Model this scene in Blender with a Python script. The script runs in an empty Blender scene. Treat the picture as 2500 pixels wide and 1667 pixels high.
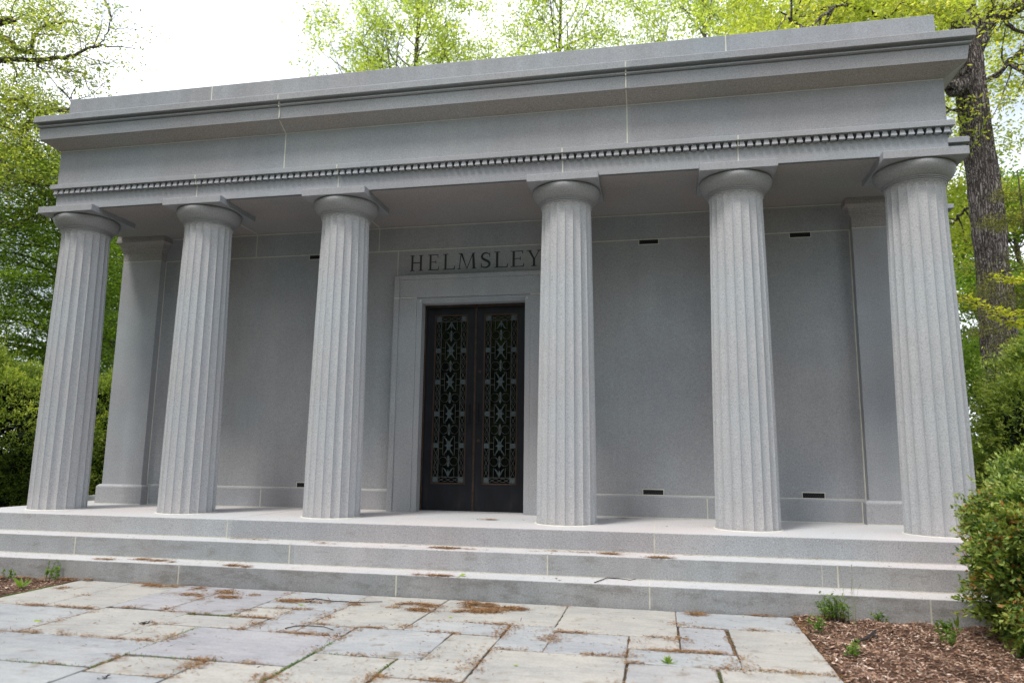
import bpy, bmesh, math, random
import numpy as np
from mathutils import Vector, Matrix
R = math.radians
S = bpy.context.scene
COL = S.collection

# ------------------------------------------------------------------ camera
CAM = np.array([2.5847, -8.7276, 0.7642])
YAW, PITCH, ROLL, F = 0.2013, 0.1573, 0.0117, 1775.84      # F in pixels of a 2500 px wide frame
_f = np.array([-math.sin(YAW)*math.cos(PITCH), math.cos(YAW)*math.cos(PITCH), math.sin(PITCH)])
_r = np.array([math.cos(YAW), math.sin(YAW), 0.0])
_u = np.cross(_r, _f)
_r2 = _r*math.cos(ROLL) + _u*math.sin(ROLL)
_u2 = -_r*math.sin(ROLL) + _u*math.cos(ROLL)
cd = bpy.data.cameras.new('camera'); cam = bpy.data.objects.new('camera', cd); COL.objects.link(cam)
cam.matrix_world = Matrix(((_r2[0], _u2[0], -_f[0], CAM[0]), (_r2[1], _u2[1], -_f[1], CAM[1]), (_r2[2], _u2[2], -_f[2], CAM[2]), (0, 0, 0, 1)))
cd.sensor_fit = 'HORIZONTAL'; cd.sensor_width = 36.0; cd.lens = F/2500*36.0
cd.clip_start = 0.05; cd.clip_end = 3000
S.camera = cam
cd.dof.use_dof = True; cd.dof.focus_distance = 9.0; cd.dof.aperture_fstop = 1.4
# ------------------------------------------------------------------ light
SUN_EL, SUN_AZ = 64, 214          # azimuth measured from +Y clockwise: the sun stands front-left of the facade
w = bpy.data.worlds.new('World'); S.world = w; w.use_nodes = True
nt = w.node_tree; nt.nodes.clear()
sky = nt.nodes.new('ShaderNodeTexSky'); sky.sky_type = 'NISHITA'; sky.sun_disc = False
sky.sun_elevation = R(SUN_EL); sky.sun_rotation = R(SUN_AZ); sky.air_density = 1.0; sky.dust_density = 4.0; sky.ozone_density = 1.0
bg = nt.nodes.new('ShaderNodeBackground'); bg.inputs[1].default_value = 0.15
wo = nt.nodes.new('ShaderNodeOutputWorld')
# thin bright cloud with pale blue breaks
_tc = nt.nodes.new('ShaderNodeTexCoord'); _cn = nt.nodes.new('ShaderNodeTexNoise'); _cn.inputs['Scale'].default_value = 3.2; _cn.inputs['Detail'].default_value = 5
nt.links.new(_tc.outputs['Generated'], _cn.inputs['Vector'])
_cr = nt.nodes.new('ShaderNodeValToRGB'); _cr.color_ramp.elements[0].position = .40; _cr.color_ramp.elements[0].color = (.25, .25, .25, 1); _cr.color_ramp.elements[1].position = .52; _cr.color_ramp.elements[1].color = (.95, .95, .95, 1)
nt.links.new(_cn.outputs[0], _cr.inputs[0])
_cm = nt.nodes.new('ShaderNodeMix'); _cm.data_type = 'RGBA'; _cm.inputs[7].default_value = (8.0, 8.3, 8.9, 1)
nt.links.new(_cr.outputs[0], _cm.inputs[0]); nt.links.new(sky.outputs[0], _cm.inputs[6])
nt.links.new(_cm.outputs[2], bg.inputs[0]); nt.links.new(bg.outputs[0], wo.inputs[0])
ld = bpy.data.lights.new('sun', 'SUN'); ld.energy = 2.2; ld.angle = R(12); ld.color = (1.0, 0.965, 0.92)
sun = bpy.data.objects.new('sun', ld); COL.objects.link(sun)
sd = Vector((math.sin(R(SUN_AZ))*math.cos(R(SUN_EL)), math.cos(R(SUN_AZ))*math.cos(R(SUN_EL)), math.sin(R(SUN_EL))))
sun.rotation_euler = (-sd).to_track_quat('-Z', 'Y').to_euler()
S.view_settings.view_transform = 'Standard'; S.view_settings.look = 'None'
S.view_settings.exposure = 0.60; S.view_settings.gamma = 1.0; S.view_settings.use_curve_mapping = False

# ------------------------------------------------------------------ helpers
def ray(u, v):                       # u, v in pixels of the 2352 px wide view
    k = 2500/2352
    return _f + ((u*k-1250)/F)*_r2 + ((833.5-v*k)/F)*_u2
def at(u, v, y):
    d = ray(u, v); return CAM + d*((y-CAM[1])/d[1])
def atz(u, v, z):
    d = ray(u, v); return CAM + d*((z-CAM[2])/d[2])
def tag(o, label=None, cat=None, group=None, kind=None):
    if label: o['label'] = label
    if cat: o['category'] = cat
    if group: o['group'] = group
    if kind: o['kind'] = kind
    return o
def empty(name, loc=(0, 0, 0)):
    o = bpy.data.objects.new(name, None); o.location = loc; COL.objects.link(o); return o
def link(name, me, mats, parent=None, bevel=0, smooth=False):
    o = bpy.data.objects.new(name, me); COL.objects.link(o)
    for m in (mats if isinstance(mats, (list, tuple)) else [mats]): me.materials.append(m)
    if parent is not None:
        o.parent = parent
        r = parent
        off = Vector(r.location)
        while r.parent: r = r.parent; off += Vector(r.location)
        me.transform(Matrix.Translation(-off))
    if smooth:
        me.polygons.foreach_set('use_smooth', [True]*len(me.polygons))
    if bevel:
        b = o.modifiers.new('edge', 'BEVEL'); b.width = bevel; b.segments = 2; b.limit_method = 'ANGLE'; b.angle_limit = R(35)
    return o
class MB:
    def __init__(s): s.v = []; s.f = []; s.m = []
    def poly(s, pts, mi=0):
        n = len(s.v); s.v += [tuple(p) for p in pts]; s.f.append(tuple(range(n, n+len(pts)))); s.m.append(mi)
    def box(s, x0, x1, y0, y1, z0, z1, mi=0):
        n = len(s.v)
        s.v += [(x0, y0, z0), (x1, y0, z0), (x1, y1, z0), (x0, y1, z0), (x0, y0, z1), (x1, y0, z1), (x1, y1, z1), (x0, y1, z1)]
        for q in ((0, 3, 2, 1), (4, 5, 6, 7), (0, 1, 5, 4), (1, 2, 6, 5), (2, 3, 7, 6), (3, 0, 4, 7)):
            s.f.append(tuple(n+i for i in q)); s.m.append(mi)
    def prism_xz(s, pts, y0, y1, mi=0):        # polygon given in x,z (counter-clockwise seen from -Y), extruded from y0 (front) to y1
        n = len(s.v); k = len(pts)
        s.v += [(p[0], y0, p[1]) for p in pts] + [(p[0], y1, p[1]) for p in pts]
        s.f.append(tuple(n+i for i in range(k))); s.m.append(mi)
        s.f.append(tuple(n+k+i for i in reversed(range(k)))); s.m.append(mi)
        for i in range(k):
            j = (i+1) % k; s.f.append((n+i, n+k+i, n+k+j, n+j)); s.m.append(mi)
    def ring(s, X, Yf, Yb, prof, cap=True, mi=0):    # moulding swept round a rectangle; prof = (outset, z) from bottom to top
        n = len(s.v)
        for o, z in prof:
            s.v += [(-X-o, Yf-o, z), (X+o, Yf-o, z), (X+o, Yb+o, z), (-X-o, Yb+o, z)]
        for i in range(len(prof)-1):
            for j in range(4):
                a = n+4*i+j; b = n+4*i+(j+1) % 4
                s.f.append((a, b, b+4, a+4)); s.m.append(mi)
        if cap:
            s.f.append((n+3, n+2, n+1, n)); s.m.append(mi)
            e = n+4*(len(prof)-1); s.f.append((e, e+1, e+2, e+3)); s.m.append(mi)
    def tube(s, pts, rad, k=6, mi=0, closed=False):
        pts = [Vector(p) for p in pts]; N = len(pts)
        if not isinstance(rad, (list, tuple, np.ndarray)): rad = [rad]*N
        n = len(s.v); up = Vector((0.13, 0.31, 0.94)).normalized()
        for i, p in enumerate(pts):
            if closed: t = pts[(i+1) % N]-pts[i-1]
            else: t = pts[min(i+1, N-1)]-pts[max(i-1, 0)]
            t.normalize(); a = t.cross(up)
            if a.length < 1e-3: a = t.cross(Vector((1, 0, 0)))
            a.normalize(); b = t.cross(a)
            for j in range(k):
                g = 2*math.pi*j/k; q = p+(a*math.cos(g)+b*math.sin(g))*rad[i]; s.v.append((q.x, q.y, q.z))
        for i in range(N if closed else N-1):
            i2 = (i+1) % N
            for j in range(k):
                j2 = (j+1) % k
                s.f.append((n+i*k+j, n+i2*k+j, n+i2*k+j2, n+i*k+j2)); s.m.append(mi)
    def lathe(s, prof, cx=0, cy=0, k=64, mi=0, cap=False):
        n = len(s.v)
        for r, z in prof:
            for j in range(k):
                g = 2*math.pi*j/k; s.v.append((cx+r*math.cos(g), cy+r*math.sin(g), z))
        for i in range(len(prof)-1):
            for j in range(k):
                j2 = (j+1) % k
                s.f.append((n+i*k+j, n+i*k+j2, n+(i+1)*k+j2, n+(i+1)*k+j)); s.m.append(mi)
        if cap:
            e = n+(len(prof)-1)*k; s.f.append(tuple(e+j for j in range(k))); s.m.append(mi)
    def mesh(s, name='m'):
        me = bpy.data.meshes.new(name); me.from_pydata(s.v, [], s.f)
        if any(s.m): me.polygons.foreach_set('material_index', s.m)
        me.update(); return me
    def build(s, name, mats, parent=None, bevel=0, smooth=False):
        return link(name, s.mesh(name), mats, parent, bevel, smooth)

# ------------------------------------------------------------------ materials
def mat(name):
    m = bpy.data.materials.new(name); m.use_nodes = True
    t = m.node_tree; t.nodes.clear()
    o = t.nodes.new('ShaderNodeOutputMaterial'); p = t.nodes.new('ShaderNodeBsdfPrincipled')
    t.links.new(p.outputs[0], o.inputs[0]); return m, t, p, o
def N(t, ty, **kw):
    n = t.nodes.new(ty)
    for k, v in kw.items():
        if k in n.inputs.keys() if isinstance(k, str) else False: n.inputs[k].default_value = v
        else: setattr(n, k, v)
    return n
def noise(t, co, scale, detail=3, rough=.55):
    n = t.nodes.new('ShaderNodeTexNoise'); n.inputs['Scale'].default_value = scale; n.inputs['Detail'].default_value = detail
    n.inputs['Roughness'].default_value = rough; t.links.new(co, n.inputs['Vector']); return n.outputs[0]
def ramp(t, fac, stops):
    n = t.nodes.new('ShaderNodeValToRGB'); e = n.color_ramp.elements
    while len(e) < len(stops): e.new(0.5)
    for i, (p, c) in enumerate(stops):
        e[i].position = p; e[i].color = (c if len(c) == 4 else (*c, 1))
    t.links.new(fac, n.inputs[0]); return n.outputs[0]
def mix(t, a, b, fac=1.0, mode='MIX'):
    n = t.nodes.new('ShaderNodeMix'); n.data_type = 'RGBA'; n.blend_type = mode
    for sock, val in ((n.inputs[0], fac), (n.inputs[6], a), (n.inputs[7], b)):
        if isinstance(val, (int, float)): sock.default_value = val
        elif isinstance(val, tuple): sock.default_value = (*val, 1) if len(val) == 3 else val
        else: t.links.new(val, sock)
    return n.outputs[2]
def mapping(t, co, sc):
    n = t.nodes.new('ShaderNodeMapping'); n.inputs['Scale'].default_value = sc; t.links.new(co, n.inputs['Vector']); return n.outputs[0]
def bump(t, p, h, strength=.3, dist=.01):
    b = t.nodes.new('ShaderNodeBump'); b.inputs['Strength'].default_value = strength; b.inputs['Distance'].default_value = dist
    t.links.new(h, b.inputs['Height']); t.links.new(b.outputs[0], p.inputs['Normal'])
def granite(name, c, contrast=.5, streak=.0, blot=.18, bstr=.35, rough=.75, dirt=None, blocks=None, seed=1):
    m, t, p, o = mat(name)
    co = t.nodes.new('ShaderNodeTexCoord').outputs['Object']
    g1 = noise(t, co, 62, 4, .75); g2 = noise(t, co, 170, 2, .6)
    lo = tuple(x*(1-contrast) for x in c); hi = tuple(min(1, x*(1+contrast*1.1)) for x in c)
    col = ramp(t, g1, [(.34, lo), (.47, c), (.55, c), (.68, hi)])
    sp = ramp(t, g2, [(.36, (.55, .55, .57)), (.5, (1, 1, 1)), (.66, (1.0, 1.0, 1.0))])
    col = mix(t, col, sp, .7, 'MULTIPLY')
    big = ramp(t, noise(t, co, .9, 4, .6), [(.3, (1-blot, 1-blot, 1-blot*.9)), (.7, (1, 1, 1))])
    col = mix(t, col, big, 1.0, 'MULTIPLY')
    hue = ramp(t, noise(t, co, .55, 2, .5), [(.35, (.95, 1.0, 1.03)), (.65, (1.03, .99, .985))])
    col = mix(t, col, hue, 1.0, 'MULTIPLY')
    if streak:
        st = ramp(t, noise(t, mapping(t, co, (5, 5, .28)), 1.0, 4, .6), [(.38, (1-streak, 1-streak*1.0, 1-streak*1.1)), (.62, (1, 1, 1))])
        col = mix(t, col, st, 1.0, 'MULTIPLY')
    if dirt:
        a, b, k = dirt
        dn = noise(t, mapping(t, co, (3, 3, 9)), 1.3, 5, .7)
        dd = ramp(t, dn, [(a, (k, k*.97, k*.93)), (b, (1, 1, 1))]); col = mix(t, col, dd, 1.0, 'MULTIPLY')
    if blocks:      # every quarried block has its own slight tone
        sx = t.nodes.new('ShaderNodeSeparateXYZ'); t.links.new(co, sx.inputs[0]); ma = t.nodes.new('ShaderNodeMath'); ma.operation = 'MULTIPLY_ADD'; ma.inputs[1].default_value = 1/16; ma.inputs[2].default_value = .5
        t.links.new(sx.outputs[0], ma.inputs[0]); rg = random.Random(seed); cr = t.nodes.new('ShaderNodeValToRGB'); cr.color_ramp.interpolation = 'CONSTANT'; e = cr.color_ramp.elements
        ps = [0.0]+[b_/16+.5 for b_ in blocks]
        while len(e) < len(ps): e.new(.5)
        for i_, q_ in enumerate(ps):
            v_ = rg.uniform(.90, 1.05); e[i_].position = q_; e[i_].color = (v_*rg.uniform(.985, 1.01), v_, v_*rg.uniform(.985, 1.02), 1)
        t.links.new(ma.outputs[0], cr.inputs[0]); col = mix(t, col, cr.outputs[0], 1.0, 'MULTIPLY')
    t.links.new(col, p.inputs['Base Color'])
    p.inputs['Roughness'].default_value = rough; p.inputs['Specular IOR Level'].default_value = .3
    bump(t, p, g1, bstr, .004); return m
def simple(name, c, rough=.6, metal=0, var=.2, scale=20, spec=.4):
    m, t, p, o = mat(name)
    co = t.nodes.new('ShaderNodeTexCoord').outputs['Object']
    col = ramp(t, noise(t, co, scale, 4, .6), [(.3, tuple(x*(1-var) for x in c)), (.7, tuple(min(1, x*(1+var)) for x in c))])
    t.links.new(col, p.inputs['Base Color']); p.inputs['Roughness'].default_value = rough
    p.inputs['Metallic'].default_value = metal; p.inputs['Specular IOR Level'].default_value = spec; return m
def leafmat(name, stops, trans=.45, gloss=.25, tcol=1.25):
    m, t, p, o = mat(name)
    a = t.nodes.new('ShaderNodeAttribute'); a.attribute_name = 'tint'
    col = ramp(t, a.outputs['Fac'], stops)
    t.links.new(col, p.inputs['Base Color']); p.inputs['Roughness'].default_value = .55; p.inputs['Specular IOR Level'].default_value = gloss
    tr = t.nodes.new('ShaderNodeBsdfTranslucent')
    c2 = mix(t, col, (min(1, tcol), min(1, tcol*1.0), .35), 1.0, 'MULTIPLY')
    c3 = mix(t, c2, c2, 1.0, 'ADD')
    t.links.new(c3, tr.inputs[0])
    ms = t.nodes.new('ShaderNodeMixShader'); ms.inputs[0].default_value = trans
    t.links.new(p.outputs[0], ms.inputs[1]); t.links.new(tr.outputs[0], ms.inputs[2]); t.links.new(ms.outputs[0], o.inputs[0]); return m

G_wall = granite('granite_wall', (.40, .406, .416), .22, streak=.05)
G_col = granite('granite_hammered', (.445, .448, .455), .24, blot=.09, bstr=.4)
G_ent = granite('granite_trim', (.345, .358, .375), .22, blot=.12, streak=.05)
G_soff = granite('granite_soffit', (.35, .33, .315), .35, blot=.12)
G_smooth = granite('granite_smooth', (.31, .315, .315), .24, blot=.12, bstr=.15, rough=.6)
G_step = granite('granite_step', (.385, .39, .40), .30, blot=.10, streak=.07, dirt=(.30, .44, .80))
G_fr = granite('granite_frieze', (.345, .358, .375), .22, blot=.12, streak=.05, blocks=[-2.262, 2.262], seed=3)
G_arc = granite('granite_architrave', (.345, .358, .375), .22, blot=.12, streak=.03, blocks=[-3.54, -1.475, 1.475, 3.54], seed=5)
G_par = granite('granite_parapet', (.345, .355, .372), .22, blot=.14, streak=.10, blocks=[-3.45, 3.45], seed=8)
G_steps = [granite('granite_step_top', (.385, .39, .40), .30, blot=.10, streak=.06, dirt=(.30, .42, .84), blocks=[-2.43, 2.50], seed=2), granite('granite_step_middle', (.38, .385, .39), .30, blot=.12, streak=.09, dirt=(.32, .47, .80), blocks=[-4.16, -1.43, 1.43, 4.20], seed=4), granite('granite_step_bottom', (.345, .345, .345), .32, blot=.16, streak=.14, dirt=(.34, .52, .72), blocks=[-2.523, -.057, 2.455, 4.873], seed=6)]
G_tread = granite('granite_tread', (.485, .475, .47), .22, blot=.07, bstr=.2)
M_joint = simple('mortar', (.58, .57, .50), .85, var=.12, scale=9)
M_joint2 = simple('step_mortar', (.47, .455, .40), .9, var=.18, scale=14)
M_dripshade = simple('drip_shadow_line', (.05, .05, .05), .9)
M_dark = simple('vent_shade', (.006, .006, .008), .8)
M_letter = simple('engraved_stone', (.045, .048, .05), .9, var=.35, scale=60)
def bark(name, c1, c2, sc=(14, 14, 1.6)):
    m, t, p, o = mat(name)
    co = t.nodes.new('ShaderNodeTexCoord').outputs['Object']
    h = noise(t, mapping(t, co, sc), 1.0, 6, .72)
    col = ramp(t, h, [(.36, c1), (.62, c2)]); b2 = ramp(t, noise(t, co, 1.5, 3), [(.3, (.75, .75, .75)), (.7, (1, 1, 1))])
    t.links.new(mix(t, col, b2, 1.0, 'MULTIPLY'), p.inputs['Base Color']); p.inputs['Roughness'].default_value = .95
    p.inputs['Specular IOR Level'].default_value = .1
    bump(t, p, h, 1.0, .06); return m
m, t, p, o = mat('bark_oak')
co = t.nodes.new('ShaderNodeTexCoord').outputs['Object']
wv = noise(t, co, 2.5, 3); vv = t.nodes.new('ShaderNodeVectorMath'); vv.operation = 'MULTIPLY_ADD'; vv.inputs[1].default_value = (.35, .35, .35); t.links.new(wv, vv.inputs[0]); t.links.new(co, vv.inputs[2])
h1 = noise(t, mapping(t, vv.outputs[0], (34, 34, 3.0)), 1.0, 7, .78); vo = t.nodes.new('ShaderNodeTexVoronoi'); vo.feature = 'DISTANCE_TO_EDGE'; vo.inputs['Scale'].default_value = 1.0
t.links.new(mapping(t, vv.outputs[0], (24, 24, 1.5)), vo.inputs['Vector'])
rd = ramp(t, vo.outputs[0], [(.0, (0, 0, 0)), (.28, (1, 1, 1))]); hb = mix(t, rd, h1, .55)
c = ramp(t, hb, [(.22, (.028, .022, .022)), (.42, (.115, .095, .09)), (.62, (.25, .215, .205)), (.8, (.38, .34, .325))])
t.links.new(c, p.inputs['Base Color']); p.inputs['Roughness'].default_value = .95; p.inputs['Specular IOR Level'].default_value = .1; bump(t, p, hb, 1.0, .07)
M_bark = m
M_bark2 = bark('bark_grey', (.05, .04, .035), (.17, .14, .12), (10, 10, 3))

# ------------------------------------------------------------------ dimensions (metres)
RISE, TD = .2115, .355
Y0 = -.7734; Y1 = Y0-TD; Y2 = Y1-TD; ZG = -3*RISE
XPL = 6.33
CX = [-5.5, -3.525, -1.482, 1.482, 3.525, 5.5]
YA = -.307; XE = 5.777; ZCEIL = 4.145; YW = 1.2044

# ------------------------------------------------------------------ ground
def sheet(name, x0, x1, y0, y1, nx, ny, zf, m, **kw):
    xs = np.linspace(x0, x1, nx+1); ys = np.linspace(y0, y1, ny+1)
    b = MB()
    b.v = [(x, y, zf(x, y)) for y in ys for x in xs]
    b.f = [(j*(nx+1)+i, j*(nx+1)+i+1, (j+1)*(nx+1)+i+1, (j+1)*(nx+1)+i) for j in range(ny) for i in range(nx)]
    b.m = [0]*len(b.f); return b.build(name, m, smooth=True)
m, t, p, o = mat('lawn_earth')
co = t.nodes.new('ShaderNodeTexCoord').outputs['Object']
c = ramp(t, noise(t, co, 3, 8, .7), [(.3, (.03, .045, .012)), (.55, (.06, .09, .02)), (.75, (.10, .085, .04))])
t.links.new(c, p.inputs['Base Color']); p.inputs['Roughness'].default_value = 1; bump(t, p, noise(t, co, 30, 6, .8), .8, .05)
tag(sheet('ground', -400, 400, -300, 600, 40, 40, lambda x, y: ZG-.03, m), kind='structure')

m, t, p, o = mat('mulch_soil')
co = t.nodes.new('ShaderNodeTexCoord').outputs['Object']
n1 = noise(t, mapping(t, co, (1, 1.6, 1)), 38, 8, .8)
c = ramp(t, n1, [(.30, (.020, .012, .008)), (.45, (.085, .045, .03)), (.56, (.17, .095, .06)), (.70, (.36, .26, .20))])
c = mix(t, c, ramp(t, noise(t, co, 1.4, 4), [(.35, (.62, .55, .5)), (.65, (1.1, 1, .95))]), 1, 'MULTIPLY')
t.links.new(c, p.inputs['Base Color']); p.inputs['Roughness'].default_value = 1; bump(t, p, n1, 1, .03)
M_soil = m
rs = np.random.RandomState(4)
def bumpy(x, y): return ZG-.012+.018*math.sin(x*5.1+1.3*y)*math.cos(y*4.3-x)+.012*math.sin(x*13+y*7)
def bedR(x, y):
    return bumpy(x, y)-.02 if x < 3.76 else bumpy(x, y)
tag(sheet('planting_bed', 3.722, 11.0, -9, Y2+.02, 120, 120, lambda x, y: bumpy(x, y)+.012*min(1, (x-3.722)*3), M_soil), kind='structure')
tag(sheet('planting_bed', -12.0, -3.722, -9, Y2+.02, 120, 120, lambda x, y: bumpy(x, y)+.012*min(1, (-3.722-x)*3), M_soil), kind='structure')

# patio: bluestone flags laid in a random rectangular pattern (one paved sheet)
slabs = [(-3.71, -3.04, -1.5, -2.73), (-3.04, -2.42, -1.5, -2.72), (-2.42, -1.84, -1.5, -2.60), (-1.84, -1.13, -1.5, -2.66),
 (-2.41, -1.55, -2.66, -3.61), (-3.71, -2.41, -2.73, -3.61), (-1.55, -.74, -2.73, -3.11), (-1.55, -1.13, -3.11, -3.61),
 (-1.13, .12, -3.13, -3.97), (-1.13, -.32, -1.5, -2.28), (-1.13, -.74, -2.28, -2.70), (-.74, -.32, -2.29, -3.12),
 (-.32, .10, -2.81, -3.13), (-.32, .50, -1.5, -2.80), (.50, 1.69, -1.5, -2.42), (.50, 1.31, -2.42, -2.82), (.11, .92, -2.82, -3.61),
 (.92, 1.32, -2.83, -3.62), (1.32, 1.71, -2.38, -3.20), (1.69, 2.69, -1.5, -2.55), (1.71, 2.31, -2.56, -3.20), (2.31, 2.70, -2.53, -2.95),
 (2.32, 3.10, -2.95, -3.33), (2.70, 3.08, -2.13, -2.93), (2.69, 3.71, -1.5, -2.11), (3.10, 3.71, -2.11, -3.33), (2.94, 3.71, -3.34, -4.35),
 (2.33, 2.93, -3.34, -4.35), (1.33, 2.32, -3.21, -4.3), (.13, .75, -3.63, -4.35), (.76, 1.33, -3.63, -4.04), (.76, 1.33, -4.05, -4.9),
 (-3.71, -2.55, -3.62, -4.28), (-2.55, -1.13, -3.62, -4.29), (-1.12, -.50, -3.99, -4.38), (-.49, .12, -3.98, -4.8), (-2.0, -1.13, -4.3, -5.3), (-1.12, -.5, -4.39, -5.3), (-3.71, -2.0, -4.3, -5.2),
 (.13, .75, -4.36, -5.2), (1.34, 2.32, -4.31, -5.2), (2.33, 3.71, -4.36, -5.3), (-.49, .12, -4.81, -5.3), (.76, 1.33, -4.91, -5.4)]
rng = random.Random(7)
yy = -5.4
while yy > -16:
    h = rng.uniform(.5, .95); x = -3.71
    while x < 3.70:
        ww = rng.uniform(.6, 1.4); x2 = min(3.71, x+ww)
        if 3.71-x2 < .4: x2 = 3.71
        slabs.append((x, x2, yy, yy-h)); x = x2
    yy -= h
m, t, p, o = mat('bluestone')
co = t.nodes.new('ShaderNodeTexCoord').outputs['Object']
at_ = t.nodes.new('ShaderNodeAttribute'); at_.attribute_name = 'slab'
base = ramp(t, at_.outputs['Fac'], [(0, (.335, .345, .36)), (.3, (.355, .37, .38)), (.5, (.34, .34, .36)), (.72, (.385, .38, .355)), (.88, (.385, .373, .35)), (1, (.39, .38, .355))])
add = t.nodes.new('ShaderNodeVectorMath'); add.operation = 'ADD'; t.links.new(co, add.inputs[0])
cmb = t.nodes.new('ShaderNodeCombineXYZ'); mm = t.nodes.new('ShaderNodeMath'); mm.operation = 'MULTIPLY'; mm.inputs[1].default_value = 37
t.links.new(at_.outputs['Fac'], mm.inputs[0]); t.links.new(mm.outputs[0], cmb.inputs[0]); t.links.new(mm.outputs[0], cmb.inputs[2]); t.links.new(cmb.outputs[0], add.inputs[1])
v = add.outputs[0]
b1 = ramp(t, noise(t, v, 1.8, 5, .6), [(.32, (.83, .84, .86)), (.68, (1.07, 1.05, 1.02))])
b2 = ramp(t, noise(t, mapping(t, v, (2, 9, 1)), 1.6, 6, .7), [(.33, (.72, .72, .74)), (.54, (1, 1, 1))])
b3 = ramp(t, noise(t, v, 55, 4, .7), [(.35, (.80, .80, .79)), (.6, (1, 1, 1))])
c = mix(t, mix(t, mix(t, base, b1, 1, 'MULTIPLY'), b2, .55, 'MULTIPLY'), b3, .8, 'MULTIPLY')
st = ramp(t, noise(t, v, 5.5, 3, .5), [(.62, (1, 1, 1)), (.74, (.66, .58, .47))])
c = mix(t, c, st, .8, 'MULTIPLY')
t.links.new(c, p.inputs['Base Color']); p.inputs['Roughness'].default_value = .62; p.inputs['Specular IOR Level'].default_value = .35
hh = mix(t, noise(t, mapping(t, v, (1, 3, 1)), 2.2, 8, .62), noise(t, v, 60, 4, .7), .25)
bump(t, p, hh, .55, .022)
M_blue = m
m, t, p, o = mat('joint_earth')
co = t.nodes.new('ShaderNodeTexCoord').outputs['Object']
c = ramp(t, noise(t, co, 9, 6, .8), [(.36, (.02, .016, .012)), (.5, (.09, .06, .035)), (.62, (.055, .07, .02)), (.75, (.22, .15, .08))])
t.links.new(c, p.inputs['Base Color']); p.inputs['Roughness'].default_value = 1; bump(t, p, noise(t, co, 80, 5, .8), 1, .02)
M_jearth = m
b = MB(); sv = []
rng = random.Random(11)
tone = {0: .8, 1: .82, 3: .5, 4: .7, 5: .25, 7: .78, 8: .5, 14: .74, 13: .74, 12: .2, 16: .22, 17: .72, 18: .3, 19: .8, 20: .35, 25: .97, 26: .95, 28: .82, 24: .3, 23: .4, 22: .3, 33: .15, 36: .3, 30: .74, 31: .8, 34: .8, 29: .75}
for i, (x0, x1, y0, y1) in enumerate(slabs):
    g = rng.uniform(.003, .0065); z = ZG+rng.uniform(-.001, .004); tn = tone.get(i, rng.random())
    xa, xb, ya, yb = x0+g, x1-g, y1+g, y0-g; out = []
    crn = [(xa, ya), (xb, ya), (xb, yb), (xa, yb)]; crn = [(q[0]+rng.uniform(-.004, .004), q[1]+rng.uniform(-.004, .004)) for q in crn]
    for k in range(4):
        p_, q_ = crn[k], crn[(k+1) % 4]; m_ = max(2, int(math.hypot(q_[0]-p_[0], q_[1]-p_[1])/.05)); nx, ny = (q_[1]-p_[1]), -(q_[0]-p_[0]); l_ = math.hypot(nx, ny)
        off = 0
        for e in range(m_):
            t_ = e/m_; off = off*.6+rng.uniform(-.0022, .0022); chip = -rng.uniform(.004, .012) if rng.random() < .05 else 0
            o_ = (off+chip) if e else -.004; out.append((p_[0]+(q_[0]-p_[0])*t_+nx/l_*o_, p_[1]+(q_[1]-p_[1])*t_+ny/l_*o_))
    cxs, cys = (xa+xb)/2, (ya+yb)/2; M_ = len(out); n = len(b.v); tx, ty = rng.uniform(-.004, .004), rng.uniform(-.004, .004)
    def zz_(q, dz): return (q[0], q[1], z+dz+tx*(q[0]-cxs)+ty*(q[1]-cys))
    def inn(q, d_): 
        vx, vy = cxs-q[0], cys-q[1]; return (q[0]+max(-d_, min(d_, vx)), q[1]+max(-d_, min(d_, vy)))
    b.v += [zz_(q, -.03) for q in out]+[zz_(q, -.004) for q in out]+[zz_(inn(q, .005), 0) for q in out]
    for k in range(M_):
        k2 = (k+1) % M_
        b.f.append((n+k, n+k2, n+M_+k2, n+M_+k)); b.f.append((n+M_+k, n+M_+k2, n+2*M_+k2, n+2*M_+k)); b.m += [0, 0]
    b.f.append(tuple(n+2*M_+k for k in range(M_))); b.m.append(0); sv += [tn]*(3*M_)
n = len(b.v)
b.v += [(-3.72, -16.5, ZG-.013), (3.72, -16.5, ZG-.013), (3.72, Y2+.02, ZG-.013), (-3.72, Y2+.02, ZG-.013)]; sv += [0]*4
b.f.append((n, n+1, n+2, n+3)); b.m.append(1)
pat = b.build('patio', [M_blue, M_jearth])
a = pat.data.attributes.new('slab', 'FLOAT', 'POINT'); a.data.foreach_set('value', sv)
tag(pat, kind='structure')

# ------------------------------------------------------------------ mausoleum
MA = empty('mausoleum', (0, 0, 0))
tag(MA, 'grey granite mausoleum with six fluted columns, three steps and carved name above bronze doors', 'mausoleum')
# steps (tread is lighter dusty top)
def step(name, X, Yf, Yb, z0, z1):
    b = MB(); b.box(-X, X, Yf, Yb, z0, z1)
    o = b.build(name, [G_steps[0 if z1 > -.1 else (1 if z1 > -.3 else 2)], G_tread], MA)
    for pl in o.data.polygons:
        if pl.normal.z > .5: pl.material_index = 1
    bv = o.modifiers.new('edge', 'BEVEL'); bv.width = .007; bv.segments = 2; bv.material = 0
    return o
step('step', XPL+2*TD, Y2, 3.0, ZG-.05, -2*RISE)
step('step', XPL+TD, Y1, 2.99, -2*RISE, -RISE)
step('porch_floor', XPL, Y0, 2.98, -RISE, 0)
step('porch_floor', 7.50, 2.75, 9.5, ZG-.05, -.002)
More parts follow.
